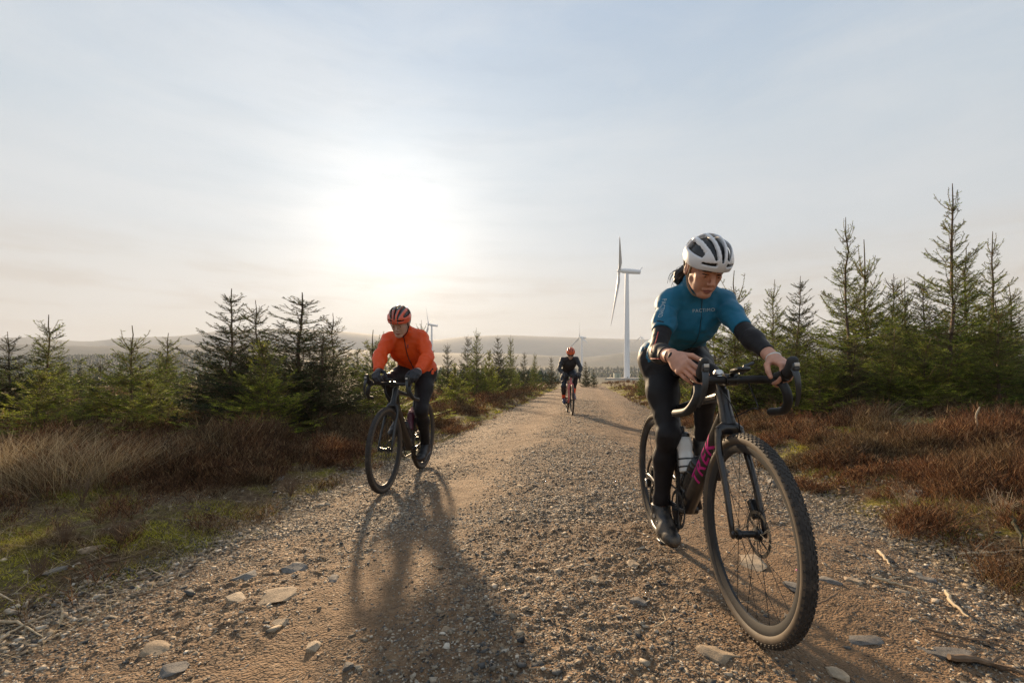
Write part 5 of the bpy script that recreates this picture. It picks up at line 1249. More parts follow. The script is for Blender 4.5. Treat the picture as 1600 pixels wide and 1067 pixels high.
by_px(1640, 430, 9.5, PD, 'spruce standing just past the right edge', GR, wide=1.2)
by_px(-45, 510, 9.0, PA, 'spruce standing just past the left edge', GL, wide=1.1)
by_px(1003, 560, 20, PA, 'spruce by the woman\'s hip beside the track', GR, wide=.7)
by_px(1060, 530, 15, PE, 'spruce behind the woman\'s thigh', GR)
by_px(1095, 560, 13, PC, 'low spruce seen beside the woman\'s knee', GR, wide=1.2)
# the plantation behind: individually placed, alike
r_ = np.random.default_rng(77); placed = 0
for k in range(5000):
    side = -1 if r_.random() < .5 else 1
    y = 12.5+r_.random()**1.15*55; s = side*(4.8+r_.random()*(9+.95*y)); x = track_c(y)+s
    if abs(x/y) > 1.25: continue
    if side < 0 and s > -4.6-max(0, 6-y*.3)*0: continue
    if side > 0 and s < 5.2: continue
    u = U0+x/y*FPX; Ht = r_.uniform(1.5, 2.5)*(1.0 if side < 0 else 1.3)
    if y > 30: Ht *= .85
    vt = V0-(Ht-CAMH)*FPX/y
    if side > 0 and u < 1040: continue
    if side < 0 and 860 < u: continue
    if side < 0 and u > 640 and y < 20: continue
    # keep the skyline of the left trees as low as in the photograph
    lim = np.interp(u, [-200, 0, 130, 300, 400, 540, 640, 700, 860, 1040, 1150, 1300, 1600, 1800], [530, 535, 568, 545, 500, 520, 565, 560, 574, 530, 490, 470, 450, 450])
    if vt < lim: Ht = max(.9, CAMH+(V0-lim-r_.uniform(0, 10))*y/FPX)
    if Ht > 3.6 or Ht < .9: Ht = min(max(Ht, .9), 3.4)
    kk = int(r_.integers(0, 3)); plant(PF[kk], x, y, Ht, '%s young spruce in the plantation %s the front trees on the %s' % (('mid green', 'dark green', 'mid green')[kk], 'close behind' if y < 24 else 'far behind', 'left' if side < 0 else 'right'), '%s plantation spruces %s on the %s' % (('mid green', 'dark green', 'mid green')[kk], 'close behind' if y < 24 else 'far behind', 'left' if side < 0 else 'right'), wide=r_.uniform(.9, 1.3))
    placed += 1
    if placed >= 170: break
print('far spruces', placed)
# far-off wood in the valley: one mass nobody could count
def far_wood():
    r = np.random.default_rng(5); n = 26000; y = 75+r.random(n)**1.15*520; u = r.uniform(-250, 1850, n); x = (u-U0)*y/FPX; z = ground_z(x, y)
    keep = (np.abs(track_s(x, y)) > 6) & ((fbm(x*.012, y*.012) > -.12) | (y > 330)) & ~((np.abs(u-975) < 50) & (y < 420)); x, y, z = x[keep], y[keep], z[keep]; n = len(x)
    H = r.uniform(2.2, 3.8, n)*np.interp(y, [75, 500], [.7, 1.3]); Vs, Fs = [], []; c = 0
    k = 7
    for l in range(3):
        z0 = z+H*(.05+.28*l); z1 = z+H*(.48+.26*l); rr = H*(.42-.10*l)
        an = np.arange(k)*2*np.pi/k
        ring = np.stack([x[:, None]+rr[:, None]*np.cos(an)*r.uniform(.6, 1.2, (n, k)), y[:, None]+rr[:, None]*np.sin(an)*r.uniform(.6, 1.2, (n, k)), z0[:, None]+r.uniform(-.05, .05, (n, k))*H[:, None]], -1)
        top = np.stack([x, y, z1], -1)[:, None]
        V = np.concatenate([ring, top], 1).reshape(-1, 3); b = (np.arange(n)*(k+1))[:, None, None]
        F = b+np.array([[q, (q+1) % k, k] for q in range(k)])[None]; Vs.append(V); Fs.append(F.reshape(-1, 3)+c); c += len(V)
    tag(link('far_woodland', np_mesh('far_woodland', np.vstack(Vs), np.vstack(Fs), blade_mat('far_wood', GREENS[1], .7, .1))), label='dark far-off spruce wood on the valley floor', cat='woodland', kind='stuff')
far_wood()
# ------------------------------------------------------------------ ground cover, stones, sticks
def blades(pos, h, w, lean, bend, seed, seg=2):
    """grass-like blades: pos (n,3), height, width, lean (n,2) horizontal drift per height"""
    r = np.random.default_rng(seed); n = len(pos); a = r.random(n)*np.pi; sd = np.stack([np.cos(a), np.sin(a), np.zeros(n)], 1)*np.asarray(w).reshape(-1, 1)/2
    rows = []
    for k in range(seg+1):
        t = k/seg; p = pos+np.stack([lean[:, 0]*h*(t+bend*t*t), lean[:, 1]*h*(t+bend*t*t), h*t*(1-.25*bend*t)], 1); ww = (1-t*.85)
        rows += [p-sd*ww, p+sd*ww]
    V = np.stack(rows, 1).reshape(-1, 3); m = 2*(seg+1); b = (np.arange(n)*m)[:, None]
    F = np.concatenate([b+np.array([2*k, 2*k+1, 2*k+3, 2*k+2]) for k in range(seg)]); return V, F
M_heather = blade_mat('heather_stems', [(0, (.018, .010, .006)), (.35, (.065, .028, .013)), (.65, (.17, .068, .028)), (.85, (.30, .14, .06)), (1, (.48, .30, .15))], .8, .25, vary=([(0, (.02, .014, .008)), (.5, (.085, .050, .022)), (.8, (.19, .12, .055)), (1, (.34, .26, .14))], .9))
M_straw = blade_mat('dead_grass', [(0, (.14, .09, .045)), (.4, (.32, .23, .12)), (.8, (.52, .40, .23)), (1, (.65, .53, .33))], .6, .3)
M_moss = blade_mat('moss_tufts', [(0, (.03, .033, .005)), (.3, (.22, .21, .015)), (.7, (.50, .46, .035)), (1, (.70, .62, .09))], .8, .3, vary=([(0, (.02, .013, .007)), (.5, (.13, .08, .035)), (.8, (.24, .16, .08)), (1, (.42, .31, .18))], 2.6))
def heather_density(x, y, s):
    n = fbm(x*.9+4, y*.9, o=3)
    t = np.interp(y, [1, 3, 5, 7], [3.3, 3.05, 2.75, 2.45]); e = np.where(s < 0, sstep(t-.1, t+.3, -s+.30*n), sstep(2.15, 2.9, s+.7*n)); return np.clip(e, 0, 1)*np.clip(.55+1.6*fbm(x*1.5, y*1.5+9, o=2)+np.where(s < 0, .45, .22), .10, 1)
def mound(x, y): return np.clip(1.15-2.6*np.abs(vnoise(x*1.15+3, y*1.15+8, 2.2)), 0, 1)*.6+np.clip(1-2.4*np.abs(vnoise(x*2.6+1, y*2.6, 5.1)), 0, 1)*.4
def heather_h(x, y, s): return ((.05+.40*mound(x, y)+.06*vnoise(x*7, y*7))*np.where(s < 0, .85, .82)*1.0+.15*np.exp(-(((x+2.9)/1.0)**2+((y-5.0)/.8)**2)))*np.where(s < 0, sstep(2.3, 3.3, -s), sstep(2.05, 3.6, s))**.5
def scatter(n, y0, y1, smin, smax, seed, pw=1.0):
    r = np.random.default_rng(seed); y = y0+(y1-y0)*r.random(n)**pw; sg = np.where(r.random(n) < .5, -1, 1); s = sg*(smin+(smax+.9*y-smin)*r.random(n)**1.25); x = track_c(y)+s; return x, y, s, r
def heather():
    Vs, Fs, c = [], [], 0
    for (n, y0, y1, k, wid, hs, sd) in ((36000, .9, 6, 9, .0036, 1.0, 1), (26000, 4, 13, 8, .0065, 1.05, 2), (14000, 11, 34, 6, .017, 1.15, 3), (6000, 30, 75, 5, .04, 1.2, 4)):
        x, y, s, r = scatter(n, y0, y1, 2.1, 5.0, sd, 1.1); keep = r.random(n) < heather_density(x, y, s)*np.where((x/y < -.80) & (y < 5.5), .25, 1); x, y, s = x[keep], y[keep], s[keep]
        h = heather_h(x, y, s)*hs*np.where(s < 0, np.interp(y, [3.0, 4.6], [.42, 1.0]), 1.0); z = ground_z(x, y); m = len(x)
        # sprigs: bundle of stems fanning from each point, side shoots near the top
        X = np.repeat(x, k)+r.normal(0, .022, m*k); Y = np.repeat(y, k)+r.normal(0, .022, m*k); H = np.repeat(h, k)*r.uniform(.55, 1.15, m*k); Z = np.repeat(z, k)-.01
        ln = r.normal(0, .33, (m*k, 2)); P_ = np.stack([X, Y, Z], 1); V, F = blades(P_, H, np.full(m*k, wid), ln, .15, sd+10); Vs.append(V); Fs.append(F+c); c += len(V)
        # side shoots
        q = 5; i = np.repeat(np.arange(m*k), q); t = r.uniform(.35, .95, len(i)); B = P_[i]+np.stack([ln[i, 0]*H[i]*t, ln[i, 1]*H[i]*t, H[i]*t], 1)
        V, F = blades(B, H[i]*r.uniform(.10, .24, len(i)), np.full(len(i), wid*1.1), r.normal(0, .55, (len(i), 2))+ln[i]*.6, .0, sd+20, seg=1); Vs.append(V); Fs.append(F+c); c += len(V)
    # scruffy low brush between the gravel and the heather, in patches
    for (n, y0, y1, wid, sd) in ((15000, .85, 4.5, .0030, 5), (9000, 4, 10, .0055, 6), (5000, 9, 25, .012, 7)):
        r = np.random.default_rng(sd+40); y = y0+(y1-y0)*r.random(n)**1.1; s = np.where(r.random(n) < .45, -1, 1)*(1.95+1.7*r.random(n)); x = track_c(y)+s; a = np.abs(s)
        e = sstep(1.95, 2.35, a+.30*fbm(x*1.3, y*1.3, o=3)+.05)*np.clip(-.05+2.6*fbm(x*2.6+20, y*2.6, o=3), 0, 1)*np.where(s < 0, np.interp(y, [2.6, 4.2], [.10, .8]), 1); keep = r.random(n) < e; x, y, s = x[keep], y[keep], s[keep]; m = len(x); k = 7
        X = np.repeat(x, k)+r.normal(0, .012, m*k); Y = np.repeat(y, k)+r.normal(0, .012, m*k); H = np.repeat(.05+.10*np.clip(.5+fbm(x*3, y*3, o=2), 0, 1), k)*r.uniform(.5, 1.2, m*k); P_ = np.stack([X, Y, ground_z(X, Y)-.005], 1); ln = r.normal(0, .6, (m*k, 2))
        V, F = blades(P_, H, np.full(m*k, wid), ln, .2, sd+50); Vs.append(V); Fs.append(F+c); c += len(V)
        i = np.repeat(np.arange(m*k), 4); t = r.uniform(.3, .95, len(i)); B = P_[i]+np.stack([ln[i, 0]*H[i]*t, ln[i, 1]*H[i]*t, H[i]*t], 1); V, F = blades(B, H[i]*r.uniform(.15, .35, len(i)), np.full(len(i), wid*1.2), r.normal(0, .7, (len(i), 2))+ln[i]*.6, .0, sd+60, seg=1); Vs.append(V); Fs.append(F+c); c += len(V)
    print('heather verts', c)
    tag(link('heather', np_mesh('heather', np.vstack(Vs), np.vstack(Fs), M_heather)), label='brown winter heather covering both banks of the track', cat='heather', kind='stuff')
heather()
def mosses():
    Vs, Fs, c = [], [], 0
    for (n, y0, y1, wid, hh, sd) in ((330000, .85, 5.5, .0035, .024, 31), (120000, 5, 13, .008, .035, 32), (40000, 12, 40, .025, .06, 33)):
        r = np.random.default_rng(sd); y = y0+(y1-y0)*r.random(n)**1.2; sg = np.where(r.random(n) < .5, -1, 1); s = sg*(1.85+r.random(n)**.9*(2.6)); x = track_c(y)+s
        a = np.abs(s)+.28*fbm(x*1.3, y*1.3, o=3)-np.where(s > 0, .12, 0); d = sstep(1.95, 2.35, a)*np.clip(.62+1.7*fbm(x*1.9+7, y*1.9, o=3), 0, 1); keep = r.random(n) < d; x, y = x[keep], y[keep]; m = len(x)
        cl = fbm(x*3.5, y*3.5, o=2); P_ = np.stack([x, y, ground_z(x, y)-.004+.012*np.maximum(cl, 0)], 1)
        V, F = blades(P_, hh*.75*r.uniform(.4, 1.4, m)*(1+.8*cl), np.full(m, wid), r.normal(0, .8, (m, 2)), .1, sd, seg=1); Vs.append(V); Fs.append(F+c); c += len(V)
    tag(link('moss', np_mesh('moss', np.vstack(Vs), np.vstack(Fs), M_moss)), label='yellow green moss and low plants along the track edges', cat='moss', kind='stuff')
mosses()
def dead_grass():
    Vs, Fs, c = [], [], 0; r = np.random.default_rng(51)
    # rush tussocks on the left
    spots = []
    for (u, v, d, R_, hh, k) in ((20, 735, 3.9, .35, .55, 500), (95, 740, 3.8, .30, .50, 450), (165, 735, 4.0, .28, .50, 380), (-60, 730, 3.9, .35, .55, 400), (60, 690, 5.2, .35, .5, 300), (590, 645, 6.6, .18, .3, 90), (520, 660, 6.2, .16, .28, 80),
                           (1395, 655, 6.6, .25, .35, 160), (1500, 665, 5.5, .25, .3, 120), (1360, 620, 7.5, .3, .45, 120), (1575, 740, 3.9, .2, .22, 120)):
        x0, y0 = (u-U0)*d/FPX, d; n = int(k*1.0); hh *= .82; a = r.random(n)*6.28; q = R_*np.sqrt(r.random(n)); x = x0+q*np.cos(a); y = y0+q*np.sin(a)
        ln = np.stack([np.cos(a), np.sin(a)], 1)*(q/R_)[:, None]*.75+np.array([.10, -.10])+r.normal(0, .22, (n, 2)); P_ = np.stack([x, y, ground_z(x, y)-.01], 1)
        V, F = blades(P_, hh*r.uniform(.5, 1.2, n), np.full(n, .0042 if d < 5.5 else .006), ln, .45, 60+len(Vs), seg=4); Vs.append(V); Fs.append(F+c); c += len(V)
    # thin litter everywhere on the verges
    for (n, y0, y1, wid, sd) in ((17000, .85, 5, .0028, 71), (6000, 5, 14, .006, 72)):
        y = y0+(y1-y0)*r.random(n)**1.2; s = np.where(r.random(n) < .5, -1, 1)*(1.85+2.0*r.random(n)); x = track_c(y)+s; P_ = np.stack([x, y, ground_z(x, y)+.008], 1)
        a = r.random(n)*6.28; V, F = blades(P_, r.uniform(.01, .05, n), np.full(n, wid), np.stack([np.cos(a), np.sin(a)], 1)*r.uniform(.5, 5, n)[:, None], .1, sd); Vs.append(V); Fs.append(F+c); c += len(V)
    tag(link('dead_grass', np_mesh('dead_grass', np.vstack(Vs), np.vstack([f for f in Fs]) if len({f.shape[1] for f in Fs}) == 1 else Fs, M_straw)), label='bleached dead rushes and grass blades on the verges', cat='grass', kind='stuff')
dead_grass()
# stones
def chunk():
    V = np.array([[x, y, z] for x in (-1, 1) for y in (-1, 1) for z in (-1, 1)], float)*.72; F = np.array([(0, 1, 3, 2), (4, 6, 7, 5), (0, 4, 5, 1), (2, 3, 7, 6), (0, 2, 6, 4), (1, 5, 7, 3)]); return V, F
def ico():
    t = (1+5**.5)/2; V = np.array([(-1, t, 0), (1, t, 0), (-1, -t, 0), (1, -t, 0), (0, -1, t), (0, 1, t), (0, -1, -t), (0, 1, -t), (t, 0, -1), (t, 0, 1), (-t, 0, -1), (-t, 0, 1)])/math.sqrt(1+t*t)
    F = np.array([(0, 11, 5), (0, 5, 1), (0, 1, 7), (0, 7, 10), (0, 10, 11), (1, 5, 9), (5, 11, 4), (11, 10, 2), (10, 7, 6), (7, 1, 8), (3, 9, 4), (3, 4, 2), (3, 2, 6), (3, 6, 8), (3, 8, 9), (4, 9, 5), (2, 4, 11), (6, 2, 10), (8, 6, 7), (9, 8, 1)]); return V, F
def stone_cloud(x, y, z, size, seed, flat=(.16, .50)):
    r = np.random.default_rng(seed); n = len(x); V0_, F0 = chunk(); K = 40; nv = len(V0_)
    base = np.stack([V0_*r.uniform(.35, 1.35, (nv, 3)) for _ in range(K)])      # split, angular shale
    V = base[r.integers(0, K, n)]; sc_ = np.stack([size, size*r.uniform(.5, .95, n), size*r.uniform(*flat, n)], 1)*.5; V = V*sc_[:, None]
    a, b, g = r.random(n)*6.28, r.normal(0, .30, n), r.normal(0, .30, n)
    ca, sa, cb, sb, cg, sg = np.cos(a), np.sin(a), np.cos(b), np.sin(b), np.cos(g), np.sin(g)
    Rz = np.zeros((n, 3, 3)); Rz[:, 0, 0] = ca; Rz[:, 0, 1] = -sa; Rz[:, 1, 0] = sa; Rz[:, 1, 1] = ca; Rz[:, 2, 2] = 1
    Rx = np.zeros((n, 3, 3)); Rx[:, 0, 0] = 1; Rx[:, 1, 1] = cb; Rx[:, 1, 2] = -sb; Rx[:, 2, 1] = sb; Rx[:, 2, 2] = cb
    Ry_ = np.zeros((n, 3, 3)); Ry_[:, 1, 1] = 1; Ry_[:, 0, 0] = cg; Ry_[:, 0, 2] = sg; Ry_[:, 2, 0] = -sg; Ry_[:, 2, 2] = cg
    V = np.einsum('nij,nkj->nki', Rx @ Ry_ @ Rz, V)+np.stack([x, y, z+sc_[:, 2]*.18], 1)[:, None]
    F = (np.arange(n)*nv)[:, None, None]+F0[None]; return V.reshape(-1, 3), F.reshape(-1, 4)
def stone_mat(name, stops):
    m, t = newmat(name); k = t.links.new; g = nn(t, 'ShaderNodeNewGeometry'); c = ramp(t, g.outputs['Random Per Island'], stops)
    tcx = nn(t, 'ShaderNodeTexCoord'); n = nn(t, 'ShaderNodeTexNoise', i_Scale=28.0, i_Detail=10.0, i_Roughness=.75); k(tcx.outputs['Object'], n.inputs['Vector'])
    c = mixc(t, 1.0, c, ramp(t, n.outputs[0], [(.3, .5), (.7, 1.3)]), 'MULTIPLY'); p = nn(t, 'ShaderNodeBsdfPrincipled'); p.inputs['Roughness'].default_value = .8; p.inputs['Specular IOR Level'].default_value = .35; k(c, p.inputs['Base Color'])
    b = nn(t, 'ShaderNodeBump', i_Strength=1.0, i_Distance=.008); k(n.outputs[0], b.inputs['Height']); k(b.outputs[0], p.inputs['Normal']); o = nn(t, 'ShaderNodeOutputMaterial'); k(p.outputs[0], o.inputs[0]); return m
M_stone = stone_mat('shale_stones', [(0, (.045, .046, .048)), (.2, (.13, .126, .118)), (.45, (.27, .215, .15)), (.7, (.39, .31, .215)), (.9, (.50, .42, .32)), (1, (.62, .56, .46))])
def gravel():
    Vs, Fs, c = [], [], 0
    for (n, y0, y1, s0, s1, sd) in ((190000, .85, 3.4, .006, .017, 81), (120000, 2.8, 7, .010, .024, 82), (50000, 6, 18, .018, .036, 83), (12000, .85, 6, .016, .038, 84), (420, .95, 7, .040, .075, 85)):
        r = np.random.default_rng(sd); y = y0+(y1-y0)*r.random(n)**1.15; s = r.uniform(-2.45, 2.55, n); x = track_c(y)+s
        # loose stone gathers in the middle and at the edges, less in the wheel ruts
        w = s+.10*fbm(y*.35, s*.3); rutd = np.exp(-((w+.85)/.30)**2)+np.exp(-((w-.95)/.32)**2)
        d = np.clip(.50+1.1*fbm(x*1.4+3, y*1.1, o=3)-.62*rutd+.55*sstep(1.4, 2.0, np.abs(s))+.45*np.exp(-(w/.35)**2), .05, 1)*(1-sstep(2.2, 2.5, np.abs(s)))
        keep = r.random(n) < d; x, y, s = x[keep], y[keep], s[keep]; sz = s0+(s1-s0)*r.random(len(x))**2.2
        V, F = stone_cloud(x, y, gz(x, y)-.001, sz, sd); Vs.append(V); Fs.append(F+c); c += len(V)
    # spill on to the verge
    n = 7000; r = np.random.default_rng(90); y = .9+6*r.random(n)**1.2; sg = np.where(r.random(n) < .45, -1, 1); s = sg*(1.9+r.exponential(.26, n)*np.where(sg > 0, 1.25, 1)); x = track_c(y)+s; V, F = stone_cloud(x, y, np.maximum(gz(x, y), ground_z(x, y)-.01), r.uniform(.010, .045, n), 91); Vs.append(V); Fs.append(F+c); c += len(V)
    print('gravel verts', c)
    tag(link('loose_gravel', np_mesh('loose_gravel', np.vstack(Vs), np.vstack(Fs), M_stone)), label='loose shale gravel lying over the track', cat='gravel', kind='stuff')
gravel()
# rocks and slabs one can point to
M_rock = stone_mat('pale_slab', [(0, (.34, .25, .16)), (1, (.44, .34, .23))]); M_rockg = stone_mat('grey_slab', [(0, (.14, .128, .115)), (1, (.21, .19, .165))])
def rock(u, v, wpx, hpx, label, mat=None, rot=0.0, tall=.30, seed=0, name='flat_stone', z_up=0.0):
    d = CAMH*FPX/(v-V0); 
    for _ in range(4): x = (u-U0)*d/FPX; zz = float(gz(x, d)); d = (CAMH-zz)*FPX/(v-V0)
    W = wpx*d/FPX; Dp = min(max(hpx*d/FPX*d/CAMH*1.0, W*.35), W*1.5); H = W*tall; r = np.random.default_rng(seed or int(u*7+v)); import bmesh
    bm = bmesh.new(); bmesh.ops.create_icosphere(bm, subdivisions=4, radius=1); V = np.array([q.co[:] for q in bm.verts]); F = np.array([[w.index for w in f.verts] for f in bm.faces]); bm.free()
    # cut by random planes for angular sides
    for k in range(22):
        nrm = nz(r.normal(size=3)*np.array([1, 1, .5 if k < 11 else 3])); dd = r.uniform(.42, .80); q = V@nrm; V = V-np.outer(np.maximum(q-dd, 0), nrm)
    V = V*(1+.10*fbm(V[:, 0]*2.5+seed, V[:, 1]*2.5, V[:, 2]*2.5, o=4)[:, None])+.02*np.stack([0*V[:, 0], 0*V[:, 0], np.round(vnoise(V[:, 0]*3, V[:, 1]*3, seed)*3)/3], 1)
    V = V/np.abs(V).max(0)*np.array([W/2, Dp/2, H/2]); me = np_mesh(name, V, F, mat or M_rock, True)
    try: me.set_sharp_from_angle(angle=R(28))
    except Exception: pass
    o = link(name, me, None, (x, d, zz-H*.10+z_up)); o.rotation_euler = (r.normal(0, .08), r.normal(0, .08), rot); tag(o, label, 'stone', 'larger stones on and beside the track'); return o
for a in [(437, 928, 78, 34, 'big pale flat slab set in the left wheel track', M_rock, .2, .16), (246, 1016, 62, 24, 'pale oval flat stone near the lower left corner', M_rock, -.3, .22), (372, 935, 34, 24, 'small pointed pale stone left of the big slab', M_rock, .8, .5),
          (384, 903, 46, 20, 'long dark tilted stone behind the big slab', M_rockg, .3, .3), (436, 974, 30, 16, 'little pale wedge stone below the big slab', M_rock, .3, .4), (490, 1010, 26, 18, 'squarish tan stone at the foot of the slab group', M_rock, .6, .8),
          (270, 1046, 44, 24, 'grey flat stone at the bottom edge below the oval stone', M_rockg, .4, .3), (455, 888, 50, 16, 'thin grey slab with a pale edge above the big slab', M_rockg, .1, .25), (150, 858, 30, 16, 'pale rounded stone in the moss on the left verge', M_rock, 0, .5),
          (88, 893, 34, 14, 'grey low stone on the left verge by the moss', M_rockg, .2, .4), (436, 748, 22, 14, 'rounded grey stone at the edge of the heather', M_rockg, .2, .6),
          (1118, 1022, 62, 36, 'pale slab in front of the nearest wheel', M_rock, .4, .25), (1170, 880, 58, 26, 'wide flat slab seen through the front wheel', M_rock, .1, .15), (1290, 905, 32, 22, 'bluish stone just right of the tyre', M_rockg, .3, .3), (1240, 916, 34, 24, 'bluish stone seen through the lower part of the front wheel', M_rockg, 0, .3),
          (1215, 757, 26, 22, 'grey block at the verge seen through the top of the wheel', M_rockg, .5, .8), (1332, 906, 26, 14, 'flat pale stone beside the grey pebbles right of the wheel', M_rock, .3, .3), (1415, 925, 22, 16, 'pale stone on the right verge near the long stick', M_rock, .7, .4),
          (1350, 1000, 60, 18, 'long embedded slab behind the tyre shadow', M_rockg, .05, .15), (1480, 1020, 80, 20, 'long pale slab near the lower right corner', M_rockg, -.25, .15), (1310, 1055, 36, 30, 'tan stone at the bottom edge by the shadow', M_rock, .2, .5),
          (990, 880, 22, 10, 'small flat stone on the track left of the rear tyre', M_rock, .2, .3), (1040, 1000, 16, 10, 'little pale stone left of the front slab', M_rock, .2, .5), (1000, 940, 24, 14, 'dark stone on the track beside the tyre tracks', M_rockg, .5, .5), (930, 905, 20, 10, 'flat pale chip in the middle of the track', M_rock, .1, .3),
          (1450, 905, 26, 12, 'grey stone half under the right verge moss', M_rockg, .3, .4), (1395, 770, 24, 12, 'stone at the foot of the right heather bank', M_rockg, .3, .5), (545, 1040, 26, 18, 'blocky dark stone near the bottom in the rider\'s shadow', M_rockg, .3, .5), (700, 985, 22, 12, 'pale chip lying in the rider\'s shadow', M_rock, .3, .4), (520, 905, 24, 14, 'dark lump of stone right of the slab', M_rockg, .3, .6)]:
    rock(a[0], a[1], a[2], a[3], a[4], a[5], a[6], a[7])
M_stick = simple('bleached_stick', (.46, .36, .23), .75, nscale=14, var=.3, bump=.002, bscale=80); M_stickd = simple('dark_stick', (.15, .095, .055), .8, nscale=14, var=.4, bump=.002, bscale=80)
def stick(pts, w, label, mat=None, forks=0, name='stick', up=0.0, cat='stick', grp='sticks and broken stems on the verges'):
    """pts in picture units (u, v[, height above ground])"""
    P_ = []
    for q in pts:
        u, v = q[0], q[1]; hgt = q[2] if len(q) > 2 else 0.012; d = CAMH*FPX/(v-V0)
        for _ in range(4): x = (u-U0)*d/FPX; zz = max(float(gz(x, d)), float(ground_z(x, d))); d = (CAMH-zz)*FPX/(v-V0)
        P_.append((x, d, zz+hgt))
    P_ = np.array(P_); c_ = catmull(P_, 5) if len(P_) > 2 else np.linspace(P_[0], P_[1], 8); c_ = c_+rng.normal(0, w*.35, c_.shape); org = c_[0].copy(); m = MB(); m.tube(c_-org, np.interp(np.linspace(0, 1, len(c_)), [0, .2, 1], [w*.8, w, w*.35]), n=7)
    for k in range(forks):
        i = int(len(c_)*(.3+.5*k/max(1, forks))); T = nz(c_[-1]-c_[0]); sd = nz(np.cross(T, [0, 0, 1]))*(1 if k % 2 else -1); b = c_[i]-org; l = np.linalg.norm(c_[-1]-c_[0])*.3; m.tube([b, b+(T*.6+sd*.6+V3(0, 0, .3))*l*.6, b+(T*.9+sd*.7+V3(0, 0, .35))*l], [w*.5, w*.4, w*.2], n=5)
    o = m.build(name, mat or M_stick, None, loc=tuple(org)); tag(o, label, cat, grp); return o
stick([(0, 975), (30, 978), (66, 1000)], .006, 'pale stick crossing another at the left edge of the track', None, 0); stick([(0, 1005), (30, 985), (95, 955)], .005, 'pale straight stick pointing up at the left edge')
stick([(-5, 935, .03), (22, 950, .03)], .004, 'thin pale twig at the left edge above the crossed sticks'); stick([(95, 975, .0), (97, 972, .03), (96, 968, .075)], .005, 'short bleached stub standing at the edge of the gravel on the left')
stick([(412, 815, .0), (415, 812, .05), (416, 808, .10)], .004, 'upright bleached stem beside a smaller one on the left verge'); stick([(421, 823, 0), (424, 822, .03), (423, 820, .06)], .003, 'smaller upright bleached stem on the left verge')
stick([(215, 935), (245, 925), (270, 915)], .004, 'thin brown stick lying on the gravel at left', M_stickd); stick([(150, 885), (200, 875), (215, 872)], .006, 'dark fallen stick along the left moss edge', M_stickd)
stick([(258, 905), (240, 896), (230, 890)], .003, 'pale twig on grey gravel at left'); stick([(290, 780), (330, 772), (400, 762)], .005, 'dark branch lying on the left verge under the heather', M_stickd, 3)
stick([(240, 905, .02), (190, 918, .02), (150, 935, .02)], .004, 'short brown branch on the gravel edge at left', M_stickd)
stick([(1475, 925), (1490, 950), (1515, 970)], .008, 'pale thick stick lying on the stones at right'); stick([(1362, 905), (1400, 915), (1452, 930)], .007, 'long tan stick on the right verge', None, 2); stick([(1372, 862), (1382, 875), (1392, 885)], .009, 'stubby tan stick at the edge of the right moss')
stick([(1525, 828, .08), (1545, 842, .04), (1565, 862, .02)], .011, 'mossy fallen branch at the foot of the right bank', simple('mossy_bark', (.055, .05, .02), .85, nscale=12, var=.4)); stick([(1500, 868), (1540, 866), (1580, 860)], .007, 'pale stick ending at the right edge', None, 1)
stick([(1310, 930), (1290, 943), (1265, 950)], .004, 'thin twig near the tyre on the right', M_stickd); stick([(1395, 815), (1420, 805), (1450, 790)], .004, 'pale crooked twig under the right heather', None, 1)
stick([(1340, 757), (1370, 752), (1400, 757)], .006, 'pale short log piece on the right verge'); stick([(1480, 1030), (1540, 1040), (1600, 1055)], .012, 'dark branch lying by the lower right corner', M_stickd, 3); stick([(1440, 985), (1500, 1000), (1570, 1005)], .005, 'thin dark branch above the lower right one', M_stickd, 2)
stick([(1020, 985), (1040, 975), (1035, 960)], .003, 'thin pale straw on the track left of the wheel'); stick([(990, 970), (1000, 962), (1015, 955)], .003, 'brown straw on the track left of the wheel', M_stickd)
def stump(u, v, d, h, r0, label, limb=None):
    x = (u-U0)*d/FPX; z = float(ground_z(x, d)); root = empty('tree_stump', (x, d, z-.02), label=label, cat='tree stump')
    m = MB(); k = 14; pts = []
    m.tube([(0, 0, 0), (.003, 0, h*.4), (0, .004, h*.8), (.004, 0, h)], [r0*1.5, r0*1.05, r0, r0*.85], n=k); m.V[-1] = m.V[-1]*(1+.12*rng.normal(0, 1, (len(m.V[-1]), 1))*np.array([1, 1, .25])); m.build('trunk', M_stickd, root)
    if limb:
        for (pts, w) in limb: q = MB(); q.tube(catmull(pts, 5), np.linspace(w, w*.4, (len(pts)-1)*5+1), n=8); q.build('broken_limb', M_stick, root)
stump(1505, 700, 5.0, .17, .035, 'split dark stump with a bleached curved limb on the right bank', [([(.0, 0, .12), (.10, -.02, .15), (.13, -.02, .22), (.14, 0, .33), (.18, 0, .42)], .016), ([(0, 0, .14), (-.12, 0, .155), (-.2, .02, .14)], .012)])
stump(1315, 775, 3.9, .085, .028, 'short cut stump at the foot of the right bank', None)
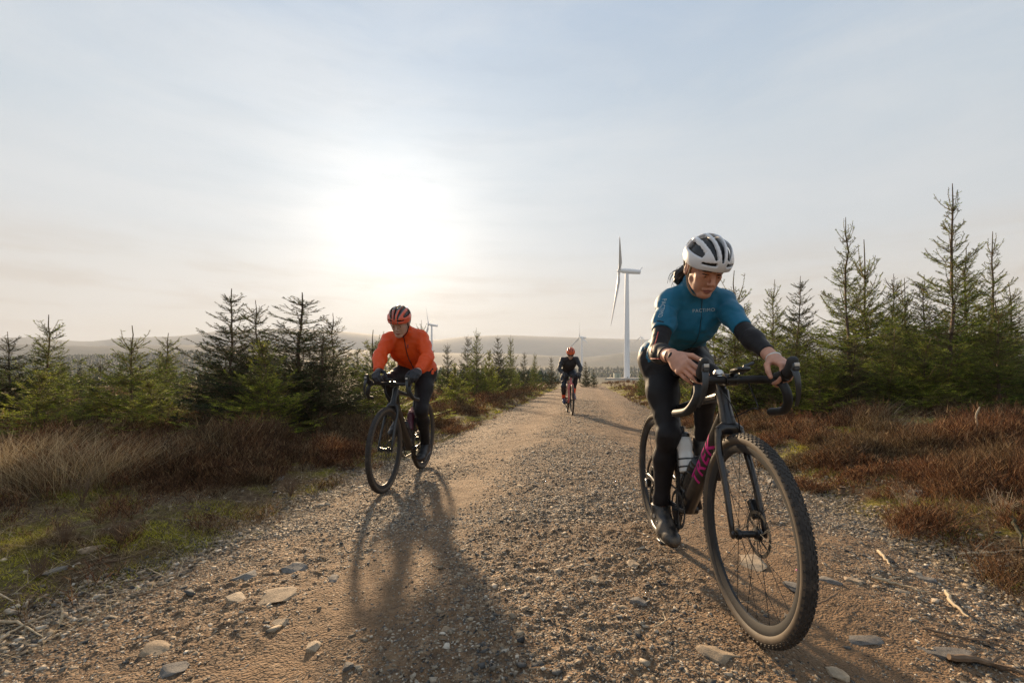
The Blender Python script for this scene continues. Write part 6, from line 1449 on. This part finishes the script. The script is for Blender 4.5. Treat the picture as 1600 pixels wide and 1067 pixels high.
def small_plants():
    # spindly dead heather bushes on the verges one can point to
    for i, (u, v, d0, h, lab) in enumerate([(455, 775, 0, .16, 'leafless twiggy heather sprig on the left verge'), (190, 850, 0, .14, 'brown feathery sprig beside the bright moss'), (100, 850, 0, .13, 'brown sprig left of the bright moss'), (130, 790, 0, .2, 'dry branching shrub by the rushes'), (1400, 800, 0, .15, 'grey twiggy sprig under the right bank'), (1500, 815, 0, .17, 'pale twiggy shrub on the right verge'), (60, 905, 0, .10, 'low brown sprig by the lower left moss'), (1340, 720, 0, .16, 'twiggy bush beside the nearest wheel')]):
        d = CAMH*FPX/(v-V0)
        for _ in range(4): x = (u-U0)*d/FPX; zz = float(ground_z(x, d)); d = (CAMH-zz)*FPX/(v-V0)
        m = MB(); r = np.random.default_rng(200+i)
        for k in range(26):
            a = r.random()*6.28; l = r.uniform(.2, .8); p1 = V3(math.cos(a)*h*.4*l, math.sin(a)*h*.4*l, h*.5); p2 = V3(math.cos(a)*h*.75*l, math.sin(a)*h*.75*l, h*r.uniform(.7, 1.2)); c_ = catmull([(0, 0, 0), p1, p2], 4); m.tube(c_, np.linspace(.0016, .0006, len(c_)), n=4)
            for z in range(6): b = c_[r.integers(3, len(c_))]; m.tube([b, b+r.normal(0, .35, 3)*h*.4+V3(0, 0, h*.12)], [.0009, .0005], n=3)
        tag(m.build('heather_sprig', [M_stickd, M_stick][i in (4, 5)], None, loc=(x, d, zz-.005)), lab, 'sprig', 'dry sprigs on the verges')
small_plants()
m = MB(); x, d = (1244-U0)*2.2/FPX, 2.2; m.tube([(0, 0, 0), (.006, .004, .004), (.014, .002, .003)], [(.004, .002), (.007, .002), (.003, .001)], n=8); tag(m.build('litter_scrap', M_pink, None, loc=(x, d, float(gz(x, d))+.004)), 'tiny bright pink scrap on the gravel seen through the front wheel', 'litter')
# ------------------------------------------------------------------ the air
def haze_box():
    m, t = newmat('haze_air'); k = t.links.new
    p = nn(t, 'ShaderNodeVolumePrincipled'); o = nn(t, 'ShaderNodeOutputMaterial')
    p.inputs['Color'].default_value = (.64, .70, .80, 1); p.inputs['Density'].default_value = HAZE; p.inputs['Anisotropy'].default_value = .12
    k(p.outputs[0], o.inputs['Volume'])
    mb = MB(); mb.box((0, 1850, 126), (3650, 1975, 140)); h = mb.build('haze', m, smooth=False); tag(h, kind='stuff')
HAZE = 3.4e-4
haze_box()
